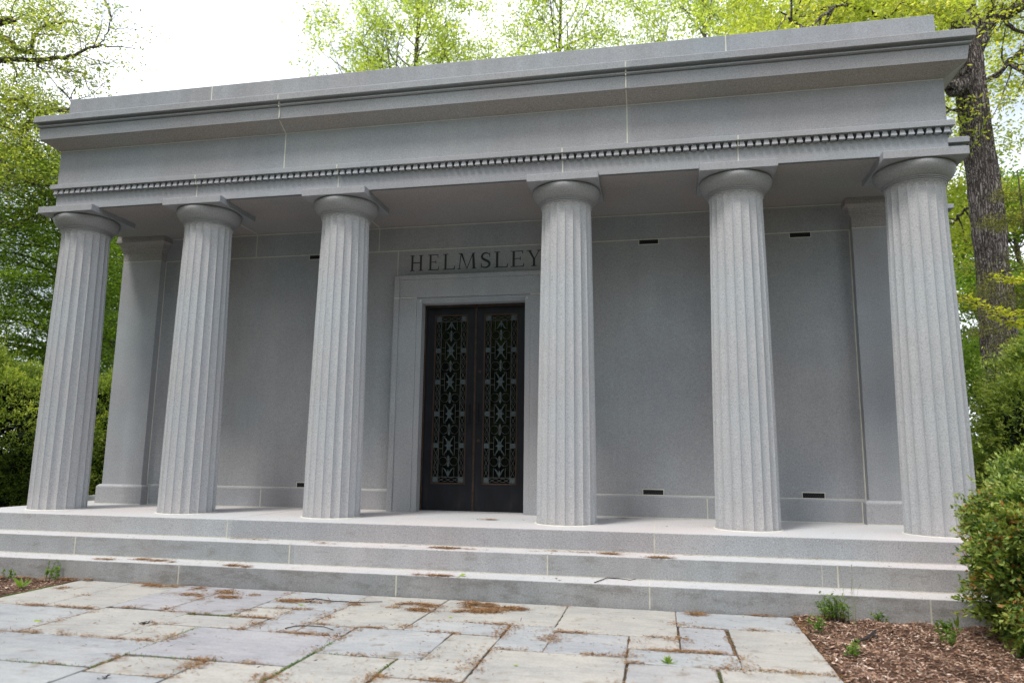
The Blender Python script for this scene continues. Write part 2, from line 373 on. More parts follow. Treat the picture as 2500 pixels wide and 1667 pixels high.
# columns
ang = 2*math.pi/20
def column(x):
    C = empty('column', (x, 0, 0)); C.parent = MA
    return C
def shaft_mesh():
    prof = [(0.0, .3535), (.02, .353), (.6, .350), (1.2, .345), (1.8, .338), (2.4, .330), (3.0, .320), (3.5, .3115), (3.74, .3075), (3.80, .3072), (3.822, .310), (3.838, .316), (3.848, .322)]
    K = 10; b = MB(); n = 20*K
    for z, r in prof:
        for i in range(n):
            t = (i % K)/K; d = 1 - .078*(math.sin(math.pi*t))**.6
            k = 1.0 if z < 3.79 else max(0.0, (3.838-z)/.048)
            if z > 3.79: k = max(0, min(1, k))
            rr = r*(1-(1-d)*k)
            # scalloped ends of the flutes
            zz = z - (.016*(1-abs(2*t-1)**2) if z > 3.81 and z < 3.845 else 0)*-1*.0
            b.v.append((rr*math.cos(2*math.pi*i/n+.07), rr*math.sin(2*math.pi*i/n+.07), zz))
    for j in range(len(prof)-1):
        for i in range(n):
            i2 = (i+1) % n; b.f.append((j*n+i, j*n+i2, (j+1)*n+i2, (j+1)*n+i)); b.m.append(0)
    return b.mesh('shaft')
def add_child(name, me, C, mats, x, smooth=False):
    o = bpy.data.objects.new(name, me); COL.objects.link(o); o.parent = C
    if not me.materials:
        for mm in mats: me.materials.append(mm)
    if smooth: me.polygons.foreach_set('use_smooth', [True]*len(me.polygons))
    return o
me_sh = shaft_mesh()
b = MB()
b.lathe([(.322, 3.846), (.327, 3.850), (.327, 3.858), (.319, 3.861), (.319, 3.864), (.335, 3.869), (.335, 3.877), (.327, 3.880), (.327, 3.883), (.343, 3.888), (.343, 3.896), (.337, 3.899)], k=80)
# small drooping scallops over every flute
for i in range(20):
    a0 = .07+i*ang; pts = []
    for q in range(7):
        tt = q/6; a_ = a0+ang*tt
        pts.append((.3165*math.cos(a_), .3165*math.sin(a_), 3.838+.013*math.sin(math.pi*tt)-.004))
    b.tube(pts, .0055, 5)
me_an = b.mesh('neck_rings')
b = MB(); b.lathe([(.337, 3.899), (.350, 3.906), (.378, 3.928), (.403, 3.960), (.418, 3.992), (.425, 4.020), (.425, 4.040), (.418, 4.055), (.404, 4.064), (.398, 4.0665), (.30, 4.0665)], k=80)
me_ec = b.mesh('echinus')
b = MB(); b.box(-.434, .434, -.434, .434, 4.067, 4.16); me_ab = b.mesh('abacus')
b = MB(); b.lathe([(.378, 0.0), (.376, .006), (.357, .008)], k=60); me_mr = b.mesh('mortar_ring')
for x in CX:
    C = column(x)
    s_ = add_child('shaft', me_sh, C, [G_col], x); add_child('neck_rings', me_an, C, [G_smooth], x)
    add_child('echinus', me_ec, C, [G_smooth], x, True)
    ab = add_child('abacus', me_ab, C, [G_ent], x); bv = ab.modifiers.new('edge', 'BEVEL'); bv.width = .005; bv.segments = 2
    add_child('mortar_ring', me_mr, C, [M_joint], x)
# architrave + dentils + frieze + cornice + parapet, and the wider rear block
YB = 4.0
def ent(X, Yf, Yb, dz, full):
    b = MB(); b.ring(X, Yf, Yb, [(0, ZCEIL), (0, 4.366), (-.035, 4.370), (-.035, 4.4365), (.001, 4.4375), (.001, 4.5-.001)]); b.build('architrave', G_arc, MA, .004)
    b = MB(); b.ring(X, Yf, Yb, [(.001, 4.437), (.062, 4.438), (.064, 4.440), (.064, 4.4985), (.060, 4.502), (.002, 4.506)], cap=False); b.build('fillet', G_ent, MA)
    b = MB(); b.ring(X, Yf, Yb, [(.004, 4.5), (.004, 5.018)]); b.build('frieze', G_fr, MA)
    z = dz
    b = MB()
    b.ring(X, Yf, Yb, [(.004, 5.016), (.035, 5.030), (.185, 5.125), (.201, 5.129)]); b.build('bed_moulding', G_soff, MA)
    b = MB()
    b.ring(X, Yf, Yb, [(.2, 5.1285), (.192, 5.1335), (.210, 5.283), (.206, 5.286), (.196, 5.290), (.200, 5.297), (.226, 5.301), (.236, 5.308), (.236, 5.320), (.224, 5.328), (.200, 5.333), (.198, 5.342), (.212, 5.355), (.232, 5.361), (.264, 5.361), (.268, 5.365), (.268, 5.446+z), (.262, 5.452+z), (-.026, 5.46+z)], cap=True)
    b.build('cornice', G_fr, MA)
    b = MB(); b.ring(X, Yf, Yb, [(-.024, 5.44), (-.024, 5.826+z)]); b.build('parapet', G_par, MA, .006)
ent(XE, YA, YB+3, 0, True)
ent(6.80, 2.62, 8.6, -.006, True)
# dentils: one moulding course
b = MB(); nd = 128; span = 2*(XE+.03); pit = span/nd
def dent(cx, y0, sgn):
    w0, w1 = .021, .033
    n = len(b.v); ya, yb = y0-.036, y0-.050
    b.v += [(cx-w1, y0+.034, 4.367), (cx+w1, y0+.034, 4.367), (cx+w1, yb, 4.367), (cx-w1, yb, 4.367),
            (cx-w0, y0+.034, 4.4375), (cx+w0, y0+.034, 4.4375), (cx+w0, ya, 4.4375), (cx-w0, ya, 4.4375)]
    for q in ((0, 1, 2, 3), (3, 2, 6, 7), (2, 1, 5, 6), (0, 3, 7, 4)):
        b.f.append(tuple(n+k for k in q)); b.m.append(0)
for i in range(nd):
    dent(-span/2+(i+.5)*pit, YA, 1)
k = 0
for sx in (-1, 1):
    for i in range(36):
        y = YA+.0+(i+.2)*pit; x = sx*XE; n = len(b.v); w0, w1 = .021, .033
        b.v += [(x-sx*.001, y-w1, 4.367), (x-sx*.001, y+w1, 4.367), (x+sx*.05, y+w1, 4.367), (x+sx*.05, y-w1, 4.367),
                (x-sx*.001, y-w0, 4.4375), (x-sx*.001, y+w0, 4.4375), (x+sx*.036, y+w0, 4.4375), (x+sx*.036, y-w0, 4.4375)]
        for q in ((0, 1, 2, 3), (3, 2, 6, 7), (2, 1, 5, 6), (0, 3, 7, 4)):
            b.f.append(tuple(n+kk for kk in q)); b.m.append(0)
b.build('dentil_course', G_ent, MA)
# porch ceiling joints, cella walls
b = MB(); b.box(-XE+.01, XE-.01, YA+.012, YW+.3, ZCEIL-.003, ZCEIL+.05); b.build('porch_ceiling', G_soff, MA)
XO = 5.763; XI = 5.081; YP = 1.084
D0 = .757
b = MB()
b.box(-5.70, -D0-.03, YW, 6.9, -.01, ZCEIL+.02); b.box(D0+.03, 5.70, YW, 6.9, -.01, ZCEIL+.02)
b.box(-D0-.03, D0+.03, YW, 6.9, 2.95, ZCEIL+.02)
b.build('wall', G_wall, MA)
b = MB(); b.box(-6.58, 6.58, 2.70, 8.5, -.01, ZCEIL+.02); b.build('rear_block_wall', G_wall, MA)
# base course
def base_course(x0, x1):
    b = MB(); n = 0
    b.box(x0, x1, YW-.026, YW+.02, -.002, .268)
    b.v += [(x0, YW-.026, .268), (x1, YW-.026, .268), (x1, YW+.0, .289), (x0, YW+.0, .289)]
    b.f.append((8, 9, 10, 11)); b.m.append(0)
    b.build('base_course', G_wall, MA)
base_course(-XI-.02, -1.178); base_course(1.178, XI+.02)
# pilasters
def pilaster(x0, x1, y0, y1, name='pilaster'):
    cx, cy = (x0+x1)/2, (y0+y1)/2; hx, hy = (x1-x0)/2, (y1-y0)/2
    P = empty(name, (cx, cy, 0)); P.parent = MA
    def rg(prof):
        b = MB()
        for o, z in prof:
            b.v += [(cx-hx-o, cy-hy-o, z), (cx+hx+o, cy-hy-o, z), (cx+hx+o, cy+hy+o, z), (cx-hx-o, cy+hy+o, z)]
        for i in range(len(prof)-1):
            for j in range(4):
                a_ = 4*i+j; c_ = 4*i+(j+1) % 4; b.f.append((a_, c_, c_+4, a_+4)); b.m.append(0)
        b.f.append((3, 2, 1, 0)); e = 4*(len(prof)-1); b.f.append((e, e+1, e+2, e+3)); b.m += [0, 0]
        return b
    rg([(0, .28), (0, 3.755)]).build('shaft', G_wall, P, .004)
    rg([(.052, -.002), (.052, .245), (.048, .262), (.025, .285), (.003, .290)]).build('base', G_wall, P)
    rg([(.001, 3.755), (.002, 3.90), (.014, 3.905), (.014, 3.925), (.024, 3.930), (.024, 3.948), (.034, 3.953), (.036, 3.975), (.045, 4.01), (.062, 4.035), (.082, 4.05), (.085, 4.055), (.085, 4.10), (.08, 4.105), (.08, ZCEIL+.01)]).build('capital', G_soff if y0 < 2 else G_ent, P)
    b = MB(); b.box(x0-.002, x1+.002, y0-.002, y0+.02, 3.751, 3.759); b.build('mortar_joint', M_joint, P)
pilaster(-XO, -XI, YP, YP+.68); pilaster(XI, XO, YP, YP+.68)
pilaster(-6.66, -6.1, 2.56, 3.2); pilaster(6.1, 6.66, 2.56, 3.2)
# mortar joints on the building, each a thin raised bead
J = MB()
w_ = .0068; pr = .0022
def vj(x, y, z0, z1, w=w_): J.box(x-w, x+w, y-pr, y+.004, z0, z1)
def hj(x0, x1, y, z, w=.0045): J.box(x0, x1, y-pr*.9, y+.004, z-w, z+w)
for x in (-3.45, 3.45): vj(x, YA+.024, 5.46, 5.822)
for x in (-2.262, 2.262):
    vj(x, YA-.266, 5.37, 5.44); vj(x, YA-.208, 5.135, 5.283); vj(x, YA-.004, 4.508, 5.012)
    # across the sloped bed
    n = len(J.v); a0, a1 = (YA-.0055, 5.0135), (YA-.194, 5.1265)
    J.v += [(x-w_, a0[0], a0[1]-.003), (x+w_, a0[0], a0[1]-.003), (x+w_, a1[0], a1[1]-.001), (x-w_, a1[0], a1[1]-.001)]
    J.v[-2:] = [(x+w_, a1[0]+.002, a1[1]-.012), (x-w_, a1[0]+.002, a1[1]-.012)]
    J.f.append((n, n+1, n+2, n+3)); J.m.append(0)
    J.box(x-w_, x+w_, YA-.236, YA-.2, 5.283, 5.362)
hj(-XE-.003, XE+.003, YA-.004, 5.0165, .006)
for x in (-3.54, -1.475, 1.475, 3.54):
    vj(x, YA-.064, 4.442, 4.496); vj(x, YA, 4.164, 4.43, .006)
    J.box(x-.006, x+.006, YA-.045, YA, 4.37, 4.4375)
for x in (-3.51, -1.49, 1.49, 3.51):
    vj(x, YW, 3.775, ZCEIL-.01, .006); J.box(x-.005, x+.005, YA+.4, YW, ZCEIL-.0045, ZCEIL)
hj(-XI, XI, YW, ZCEIL-.018, .007); hj(-XI, XI, YW, 3.768, .0065); hj(-XI, -1.18, YW-.001, .2905, .0055); hj(1.18, XI, YW-.001, .2905, .0055)
vj(-1.182, YW, 3.35, 3.762, .006); vj(1.182, YW, 3.35, 3.762, .006)
for x in (-3.16, 3.16): vj(x, YW-.026, .005, .262, .006)
vj(-XI+.006, YW, .29, 3.76, .006); vj(XI-.007, YW, .29, 3.76, .007); vj(XI-.06, YW-.026, .0, .262, .006); vj(-XI+.06, YW-.026, .0, .262, .006)
hj(-XI+.05, -1.17, YW-.026, .004, .006); hj(1.17, XI-.05, YW-.026, .004, .006); hj(-XO-.05, -XI+.05, YP-.052, .004, .006); hj(XI-.05, XO+.05, YP-.052, .004, .006)
J.build('mortar_joints', M_joint, MA); J = MB()
for x in (-2.43, 2.50):
    vj(x, Y0, -RISE+.004, -.008); J.box(x-w_*.8, x+w_*.8, Y0+.01, YW-.04, -.002, .0022)
for x in (-4.16, -1.43, 1.43, 4.20):
    vj(x, Y1, -2*RISE+.004, -RISE-.008); J.box(x-w_, x+w_, Y1+.01, Y0, -RISE-.002, -RISE+.0022)
vj(4.06, Y1, -2*RISE+.01, -RISE-.008, .0025)
for x in (-2.523, -.057, 2.455, 4.873):
    vj(x, Y2, -3*RISE+.004, -2*RISE-.008); J.box(x-w_, x+w_, Y2+.01, Y1, -2*RISE-.002, -2*RISE+.0022)
J.box(-XPL-TD, XPL+TD, Y0-.012, Y0+.001, -RISE-.001, -RISE+.007); J.box(-XPL-2*TD, XPL+2*TD, Y1-.012, Y1+.001, -2*RISE-.001, -2*RISE+.007)
J.build('step_joints', M_joint2, MA)
# dark strips painted as the drip edge's shadow line under the architrave front
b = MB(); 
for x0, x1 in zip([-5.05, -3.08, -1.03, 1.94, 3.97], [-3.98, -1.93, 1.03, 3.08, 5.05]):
    b = MB(); b.box(x0-.0, x1, YA+.004, YA+.014, ZCEIL-.012, ZCEIL-.001); b.build('drip_shade_strip', M_dripshade, MA)
# ventilation slots
def vent(cx, cz):
    V = empty('vent', (cx, YW, cz)); V.parent = MA
    hx, hz = .139, .041; b = MB(); f = .011
    b.box(cx-hx, cx+hx, YW-.004, YW+.004, cz+hz-f, cz+hz); b.box(cx-hx, cx+hx, YW-.004, YW+.004, cz-hz, cz-hz+f*.8)
    b.box(cx-hx, cx-hx+f*.8, YW-.0045, YW+.004, cz-hz+f*.8, cz+hz-f); b.box(cx+hx-f*.8, cx+hx, YW-.0045, YW+.004, cz-hz+f*.8, cz+hz-f)
    b.build('frame', M_joint, V)
    b = MB(); b.box(cx-hx+.005, cx+hx-.005, YW-.0012, YW+.003, cz-hz+.006, cz+hz-.006); b.build('opening_shade', M_dark, V)  # black plate on the wall face, painting the darkness inside the slot
    b = MB(); n_ = 9
    for i in range(n_):
        x0 = cx-hx+.012+i*(2*hx-.024)/n_; x1 = x0+(2*hx-.024)/n_
        for a_, c_ in ((-1, 1), (1, -1)):
            b.tube([(x0, YW-.002, cz+a_*.024), ((x0+x1)/2, YW-.002, cz+(a_+c_)*.01), (x1, YW-.002, cz+c_*.024)], .0018, 4)
    b.build('grille', simple('vent_metal', (.02, .025, .03), .5), V)
for cx in (-2.477, 2.477, 4.462):
    vent(cx, .330); vent(cx, 3.733)
# ------------------------------------------------------------------ door surround
b = MB(); XS = 1.178
b.box(-XS, -1.10, 1.078, YW+.01, 0, 3.355); b.box(1.10, XS, 1.078, YW+.01, 0, 3.355); b.box(-1.10, 1.10, 1.078, YW+.01, 3.295, 3.355)
b.build('surround_moulding', G_wall, MA, .005)
b = MB()
b.box(-1.10, -.835, 1.098, YW+.10, 0, 3.019); b.box(.835, 1.10, 1.098, YW+.10, 0, 3.019); b.box(-1.10, 1.10, 1.098, YW+.10, 3.025, 3.295)
b.box(-.835, -D0, 1.112, 1.34, 0, 2.995); b.box(D0, .835, 1.112, 1.34, 0, 2.995)
b.build('door_surround', G_wall, MA, .004)
b = MB()   # lintel with a bevelled lower edge
x0 = .835
b.v = [(-x0, 1.113, 3.02), (x0, 1.113, 3.02), (x0, 1.113, 2.992), (-x0, 1.113, 2.992), (-D0, 1.15, 2.945), (D0, 1.15, 2.945), (D0, 1.36, 2.935), (-D0, 1.36, 2.935)]
b.f = [(3, 2, 1, 0), (4, 5, 2, 3), (7, 6, 5, 4)]; b.m = [0]*3
b.build('lintel', G_ent, MA)
for _a in ((-XS, -.835, 1.076, 1.10, 3.0185, 3.0265), (.835, XS, 1.076, 1.10, 3.0185, 3.0265), (-.790, -.780, 1.109, 1.12, 2.96, 2.994), (.780, .790, 1.109, 1.12, 2.96, 2.994)):
    b = MB(); b.box(*_a); b.build('surround_joint', M_joint, MA)
# ------------------------------------------------------------------ inscription
L = MB(); lay = [0]
H_ = .237; ZB_ = 3.452
def lp(pts, x, wd):
    lay[0] = (lay[0]+1) % 12
    L.prism_xz([(x+a*wd, ZB_+c*H_) for a, c in pts], YW-.0018-lay[0]*.00018, YW+.002)
def rect(x, wd, a0, c0, a1, c1): lp([(a0, c0), (a1, c0), (a1, c1), (a0, c1)], x, wd)
def serif(x, wd, a, c, hw, up):
    t_ = .045
    if up: lp([(a-hw, c-t_), (a+hw, c-t_), (a+hw, c), (a-hw, c)], x, wd)
    else: lp([(a-hw, c), (a+hw, c), (a+hw, c+t_), (a-hw, c+t_)], x, wd)
def stem(x, wd, a, th, c0=0, c1=1, s0=True, s1=True, hw=None):
    hw = hw or th*1.15
    rect(x, wd, a-th/2, c0, a+th/2, c1)
    if s0: serif(x, wd, a, c0, hw, False)
    if s1: serif(x, wd, a, c1, hw, True)
def let_H(x, wd): stem(x, wd, .17, .15, hw=.17); stem(x, wd, .83, .15, hw=.17); rect(x, wd, .2, .48, .8, .54)
def let_E(x, wd):
    stem(x, wd, .22, .17, hw=.22); rect(x, wd, .25, 0, .95, .05); rect(x, wd, .25, .95, .90, 1); rect(x, wd, .25, .49, .72, .54)
    lp([(.88, 0), (.97, 0), (1.0, .22), (.96, .22)], x, wd); lp([(.84, 1), (.87, .80), (.92, .80), (.92, 1)], x, wd); rect(x, wd, .69, .41, .74, .62)
def let_L(x, wd):
    stem(x, wd, .2, .16, hw=.2); rect(x, wd, .25, 0, .92, .05); lp([(.85, 0), (.95, 0), (1.0, .25), (.96, .25)], x, wd)
def let_M(x, wd):
    lp([(.07, 0), (.11, 0), (.19, 1), (.14, 1)], x, wd); serif(x, wd, .09, 0, .09, False); serif(x, wd, .12, 1, .08, True)
    lp([(.50, 0), (.52, .0), (.25, 1), (.13, 1)], x, wd); lp([(.48, 0), (.52, 0), (.86, 1), (.81, 1)], x, wd)
    lp([(.82, 0), (.96, 0), (.89, 1), (.78, 1)], x, wd); serif(x, wd, .89, 0, .12, False); serif(x, wd, .86, 1, .08, True)
def let_S(x, wd):
    n_ = 22; pts = []
    ctrl = [(.90, .80), (.80, .93), (.52, 1.0), (.24, .93), (.14, .76), (.24, .61), (.5, .50), (.77, .39), (.88, .22), (.74, .06), (.45, 0.0), (.18, .06), (.08, .2)]
    for i in range(len(ctrl)-1):
        for q in range(3):
            u_ = q/3
            p0, p1, p2, p3 = ctrl[max(i-1, 0)], ctrl[i], ctrl[i+1], ctrl[min(i+2, len(ctrl)-1)]
            pts.append(tuple(.5*(2*p1[k]+(p2[k]-p0[k])*u_+(2*p0[k]-5*p1[k]+4*p2[k]-p3[k])*u_*u_+(3*p1[k]-p0[k]-3*p2[k]+p3[k])*u_**3) for k in (0, 1)))
    pts.append(ctrl[-1]); nP = len(pts); A_ = []; B_ = []
    for i, q in enumerate(pts):
        a_ = pts[max(i-1, 0)]; c_ = pts[min(i+1, nP-1)]; dx, dy = (c_[0]-a_[0])*wd, (c_[1]-a_[1])*H_
        l_ = math.hypot(dx, dy); s = i/(nP-1); wdt = .0055+.013*math.sin(math.pi*s)**1.6
        nx, ny = -dy/l_*wdt, dx/l_*wdt; q0 = (x+q[0]*wd, ZB_+.01+q[1]*(H_-.02))
        A_.append((q0[0]+nx, q0[1]+ny)); B_.append((q0[0]-nx, q0[1]-ny))
    for i in range(nP-1):
        L.prism_xz([B_[i], B_[i+1], A_[i+1], A_[i]][::1], YW-.002-.00018*(i % 2), YW+.002)
    lp([(.86, .70), (.92, .70), (.92, 1.0), (.88, 1.0)], x, wd); lp([(.06, .0), (.10, .0), (.12, .32), (.06, .32)], x, wd)
def let_Y(x, wd):
    stem(x, wd, .5, .15, 0, .48, True, False, .17)
    lp([(.43, .46), (.56, .46), (.27, 1), (.10, 1)], x, wd); lp([(.50, .46), (.57, .48), (.88, 1), (.82, 1)], x, wd)
    serif(x, wd, .17, 1, .17, True); serif(x, wd, .84, 1, .13, True)
for fn, x0, x1 in ((let_H, -.992, -.792), (let_E, -.715, -.548), (let_L, -.486, -.300), (let_M, -.262, .012), (let_S, .078, .232), (let_L, .285, .488), (let_E, .525, .722), (let_Y, .755, .975)):
    fn(x0, x1-x0)
L.build('inscription', M_letter, MA)
# ------------------------------------------------------------------ bronze doors
M_brz = None
m, t, p, o = mat('dark_bronze')
co = t.nodes.new('ShaderNodeTexCoord').outputs['Object']
c = ramp(t, noise(t, mapping(t, co, (4, 4, 1.2)), 2.2, 6, .65), [(.3, (.006, .006, .008)), (.55, (.011, .012, .017)), (.75, (.024, .022, .022))])
c = mix(t, c, ramp(t, noise(t, co, 26, 5, .8), [(.68, (0, 0, 0)), (.82, (.03, .055, .06))]), 1, 'ADD')
t.links.new(c, p.inputs['Base Color']); p.inputs['Roughness'].default_value = .42; p.inputs['Metallic'].default_value = .2; p.inputs['Specular IOR Level'].default_value = .28; M_brz = m
M_brn = simple('brown_bronze', (.045, .028, .021), .45, .4, .35, 12)
M_grl = simple('grille_bronze', (.048, .050, .050), .5, .3, .35, 30)
M_verd = simple('verdigris', (.052, .070, .075), .7, .1, .6, 55)
m, t, p, o = mat('door_glass'); p.inputs['Base Color'].default_value = (.004, .005, .005, 1); p.inputs['Roughness'].default_value = .03; p.inputs['Specular IOR Level'].default_value = .6; M_glass = m
YD = 1.300
fr = MB()
fr.box(-D0-.001, -.735, YD-.03, YD+.06, 0, 2.94); fr.box(.735, D0+.001, YD-.03, YD+.06, 0, 2.94); fr.box(-.735, .735, YD-.03, YD+.06, 2.905, 2.94)
fr.build('door_frame', M_brn, MA, .003)
b = MB(); b.box(-D0, D0, YD-.045, YD+.02, -.002, .012); b.build('threshold', G_step, MA)
def circ(cx, cz, r, a0=0, a1=360, n=18): return [(cx+r*math.cos(R(a0+(a1-a0)*i/n)), cz+r*math.sin(R(a0+(a1-a0)*i/n))) for i in range(n+1)]
def leaf(x0, x1, side):
    Dr = empty('door', ((x0+x1)/2, YD, 0)); Dr.parent = MA
    pc = (x0+x1)/2 + (.0 if side < 0 else .0)
    px0, px1 = (-.612, -.115) if side < 0 else (.128, .625)
    pz0, pz1 = .378, 2.797
    b = MB()
    b.box(x0, px0, YD, YD+.05, .012, 2.903); b.box(px1, x1, YD, YD+.05, .012, 2.903); b.box(px0, px1, YD, YD+.05, .012, pz0); b.box(px0, px1, YD, YD+.05, pz1, 2.903)
    b.build('leaf', M_brz, Dr)
    b = MB(); f = .020
    b.box(px0, px0+f, YD-.008, YD+.03, pz0, pz1); b.box(px1-f, px1, YD-.008, YD+.03, pz0, pz1); b.box(px0+f, px1-f, YD-.008, YD+.03, pz0, pz0+f); b.box(px0+f, px1-f, YD-.008, YD+.03, pz1-f, pz1)
    b.build('panel_frame', M_brn, Dr, .003)
    b = MB(); b.box(px0+.005, px1-.005, YD+.030, YD+.034, pz0+.005, pz1-.005); b.build('glass', M_glass, Dr)
    if side > 0:
        b = MB(); b.box(-.007, .022, YD-.012, YD+.01, .012, 2.903); b.build('meeting_strip', M_brn, Dr, .003)
    # grille
    g = MB(); o_ = MB(); yg = YD+.012
    ix0, ix1, iz0, iz1 = px0+f, px1-f, pz0+f, pz1-f; xc = (ix0+ix1)/2; sw = .078
    def tb(pts, r=.0055, tgt=None): (tgt or g).tube([(a_, yg, c_) for a_, c_ in pts], r, 5)
    xa, xb = ix0+sw, ix1-sw
    for x in (xa, xb): g.box(x-.005, x+.005, yg-.006, yg+.006, iz0, iz1)
    for z in (iz0+sw, iz1-sw): g.box(ix0, ix1, yg-.0055, yg+.0055, z-.005, z+.005)
    lev = [2.272, 1.817, 1.362, .915]
    zs = [iz1-sw/2]+lev+[iz0+sw/2]
    def square(cx, cz):
        nonlocal o_
        o_ = MB()
        o_.box(cx-.034, cx+.034, yg-.010, yg+.006, cz-.034, cz+.034)
        tb(circ(cx, cz, .020, n=10), .005, o_); tb([(cx-.03, cz-.03), (cx+.03, cz+.03)], .004, o_); o_.build('square_boss', M_verd, Dr)
    for sx in ((ix0+sw/2), (ix1-sw/2)):
        for z in zs: square(sx, z)
        for z1_, z0_ in zip(zs[:-1], zs[1:]):
            a_ = z0_+.038; c_ = z1_-.038; n_ = 3 if z1_-z0_ > .3 else 2
            for ph in (1, -1):
                pts = []
                for i in range(25):
                    tt = i/24; pts.append((sx+ph*.026*math.cos(tt*math.pi*n_), a_+(c_-a_)*tt))
                tb(pts, .005)
            for q in range(n_+1):
                zc = a_+(c_-a_)*q/n_
                if 0 < q < n_: tb([(sx-.013, zc), (sx, zc+.022), (sx+.013, zc), (sx, zc-.022), (sx-.013, zc)], .004)
    for zc in (iz1-sw/2, iz0+sw/2):
        a_, c_ = xa, xb
        for ph in (1, -1): tb([(a_+(c_-a_)*i/20, zc+ph*.022*math.cos(i/20*math.pi*3)) for i in range(21)], .005)
    # central stem of fleurons
    def petal(cx, cz, a, ln, wd):
        n = 9; P0 = []
        for i in range(n+1):
            tt = i/n; P0.append((ln*tt, wd*math.sin(math.pi*tt**.8)))
        pts = P0+[(q[0], -q[1]) for q in reversed(P0[1:-1])]
        ca, sa = math.cos(a), math.sin(a)
        o_.prism_xz([(cx+q[0]*ca-q[1]*sa, cz+q[0]*sa+q[1]*ca) for q in pts][::1], yg-.010-.0004*(int(a*10) % 5), yg+.004)
    def curlpet(cx, cz, sx, sz):      # petals that flare outwards like a lily
        pts = [(cx+sx*.008, cz+sz*.015), (cx+sx*.020, cz+sz*.050), (cx+sx*.040, cz+sz*.090), (cx+sx*.068, cz+sz*.118)]
        o_.tube([(a_, yg-.004, c_) for a_, c_ in pts], [.006, .011, .010, .004], 5)
    for z in lev:
        o_ = MB()
        for sx in (-1, 1):
            for sz in (-1, 1): curlpet(xc, z, sx, sz)
            petal(xc, z, 0 if sx > 0 else math.pi, .062, .013)
            tb([(xc+sx*.085, z-.13), (xc+sx*.085, z+.13)], .005)
            for dz in (-.043, .043): tb([(xc+sx*.085, z+dz), (xb if sx > 0 else xa, z+dz)], .005)
            if sx > 0: 
                for dz in (-.13, .13): tb([(xc-.085, z+dz), (xc-.05, z+dz)], .005); tb([(xc+.085, z+dz), (xc+.05, z+dz)], .005)
        petal(xc, z, math.pi/2, .070, .012); petal(xc, z, -math.pi/2, .070, .012)
        for a in (45, 135, 225, 315): petal(xc, z, R(a), .045, .011)
        o_.build('rosette', M_verd, Dr)
    mids = [(iz1-sw+lev[0])/2-.0]+[(lev[i]+lev[i+1])/2 for i in range(3)]+[(lev[3]+iz0+sw)/2]
    for k, z in enumerate(mids):
        o_ = MB()
        for sx in (-1, 1):
            cxx = xc+sx*.078
            tb(circ(cxx, z, .060, 105 if sx > 0 else 75, 255 if sx > 0 else -75, 14), .006)
            tb(circ(cxx, z, .060, 0, 360, 18), .0025)
        o_.prism_xz([(xc, z-.085), (xc+.018, z-.055), (xc+.006, z), (xc-.006, z), (xc-.018, z-.055)], yg-.0085, yg+.003)
        o_.prism_xz([(xc, z+.085), (xc-.018, z+.055), (xc-.006, z+.002), (xc+.006, z+.002), (xc+.018, z+.055)], yg-.0085, yg+.003); o_.build('lozenge', M_verd, Dr)
    for zc, sg in ((iz0+sw+.005, 1), (iz1-sw-.005, -1)):
        o_ = MB()
        for sx in (-1, 1):
            curlpet(xc, zc, sx, sg); tb([(xc+sx*.085, zc), (xc+sx*.085, zc+sg*.13)], .005)
        petal(xc, zc, sg*math.pi/2, .10, .013); o_.build('fleuron', M_verd, Dr)
    g.build('grille', M_grl, Dr)
    # pull handle and lock
    hx = -.072 if side < 0 else .066
    b = MB(); b.tube([(hx, YD-.05, 1.262), (hx, YD-.05, 1.483)], .009, 8)
    for z in (1.255, 1.49): b.lathe([(.001, z-.022), (.018, z-.016), (.02, z), (.016, z+.016), (.001, z+.022)], hx, YD-.045, 12); b.tube([(hx, YD-.05, z), (hx, YD, z)], .011, 8)
    b.build('handle', M_brz, Dr, smooth=True)
    if side > 0:
        for z in (1.962, .984):
            b = MB(); b.tube([(.072, YD-.012, z), (.072, YD+.001, z)], .022, 16); b.poly([(.072+.022*math.cos(i*math.pi/8), YD-.012, z+.022*math.sin(i*math.pi/8)) for i in range(16)]); b.build('lock', M_brn, Dr)
leaf(-.7335, -.0085, -1); leaf(-.0065, .7335, 1)

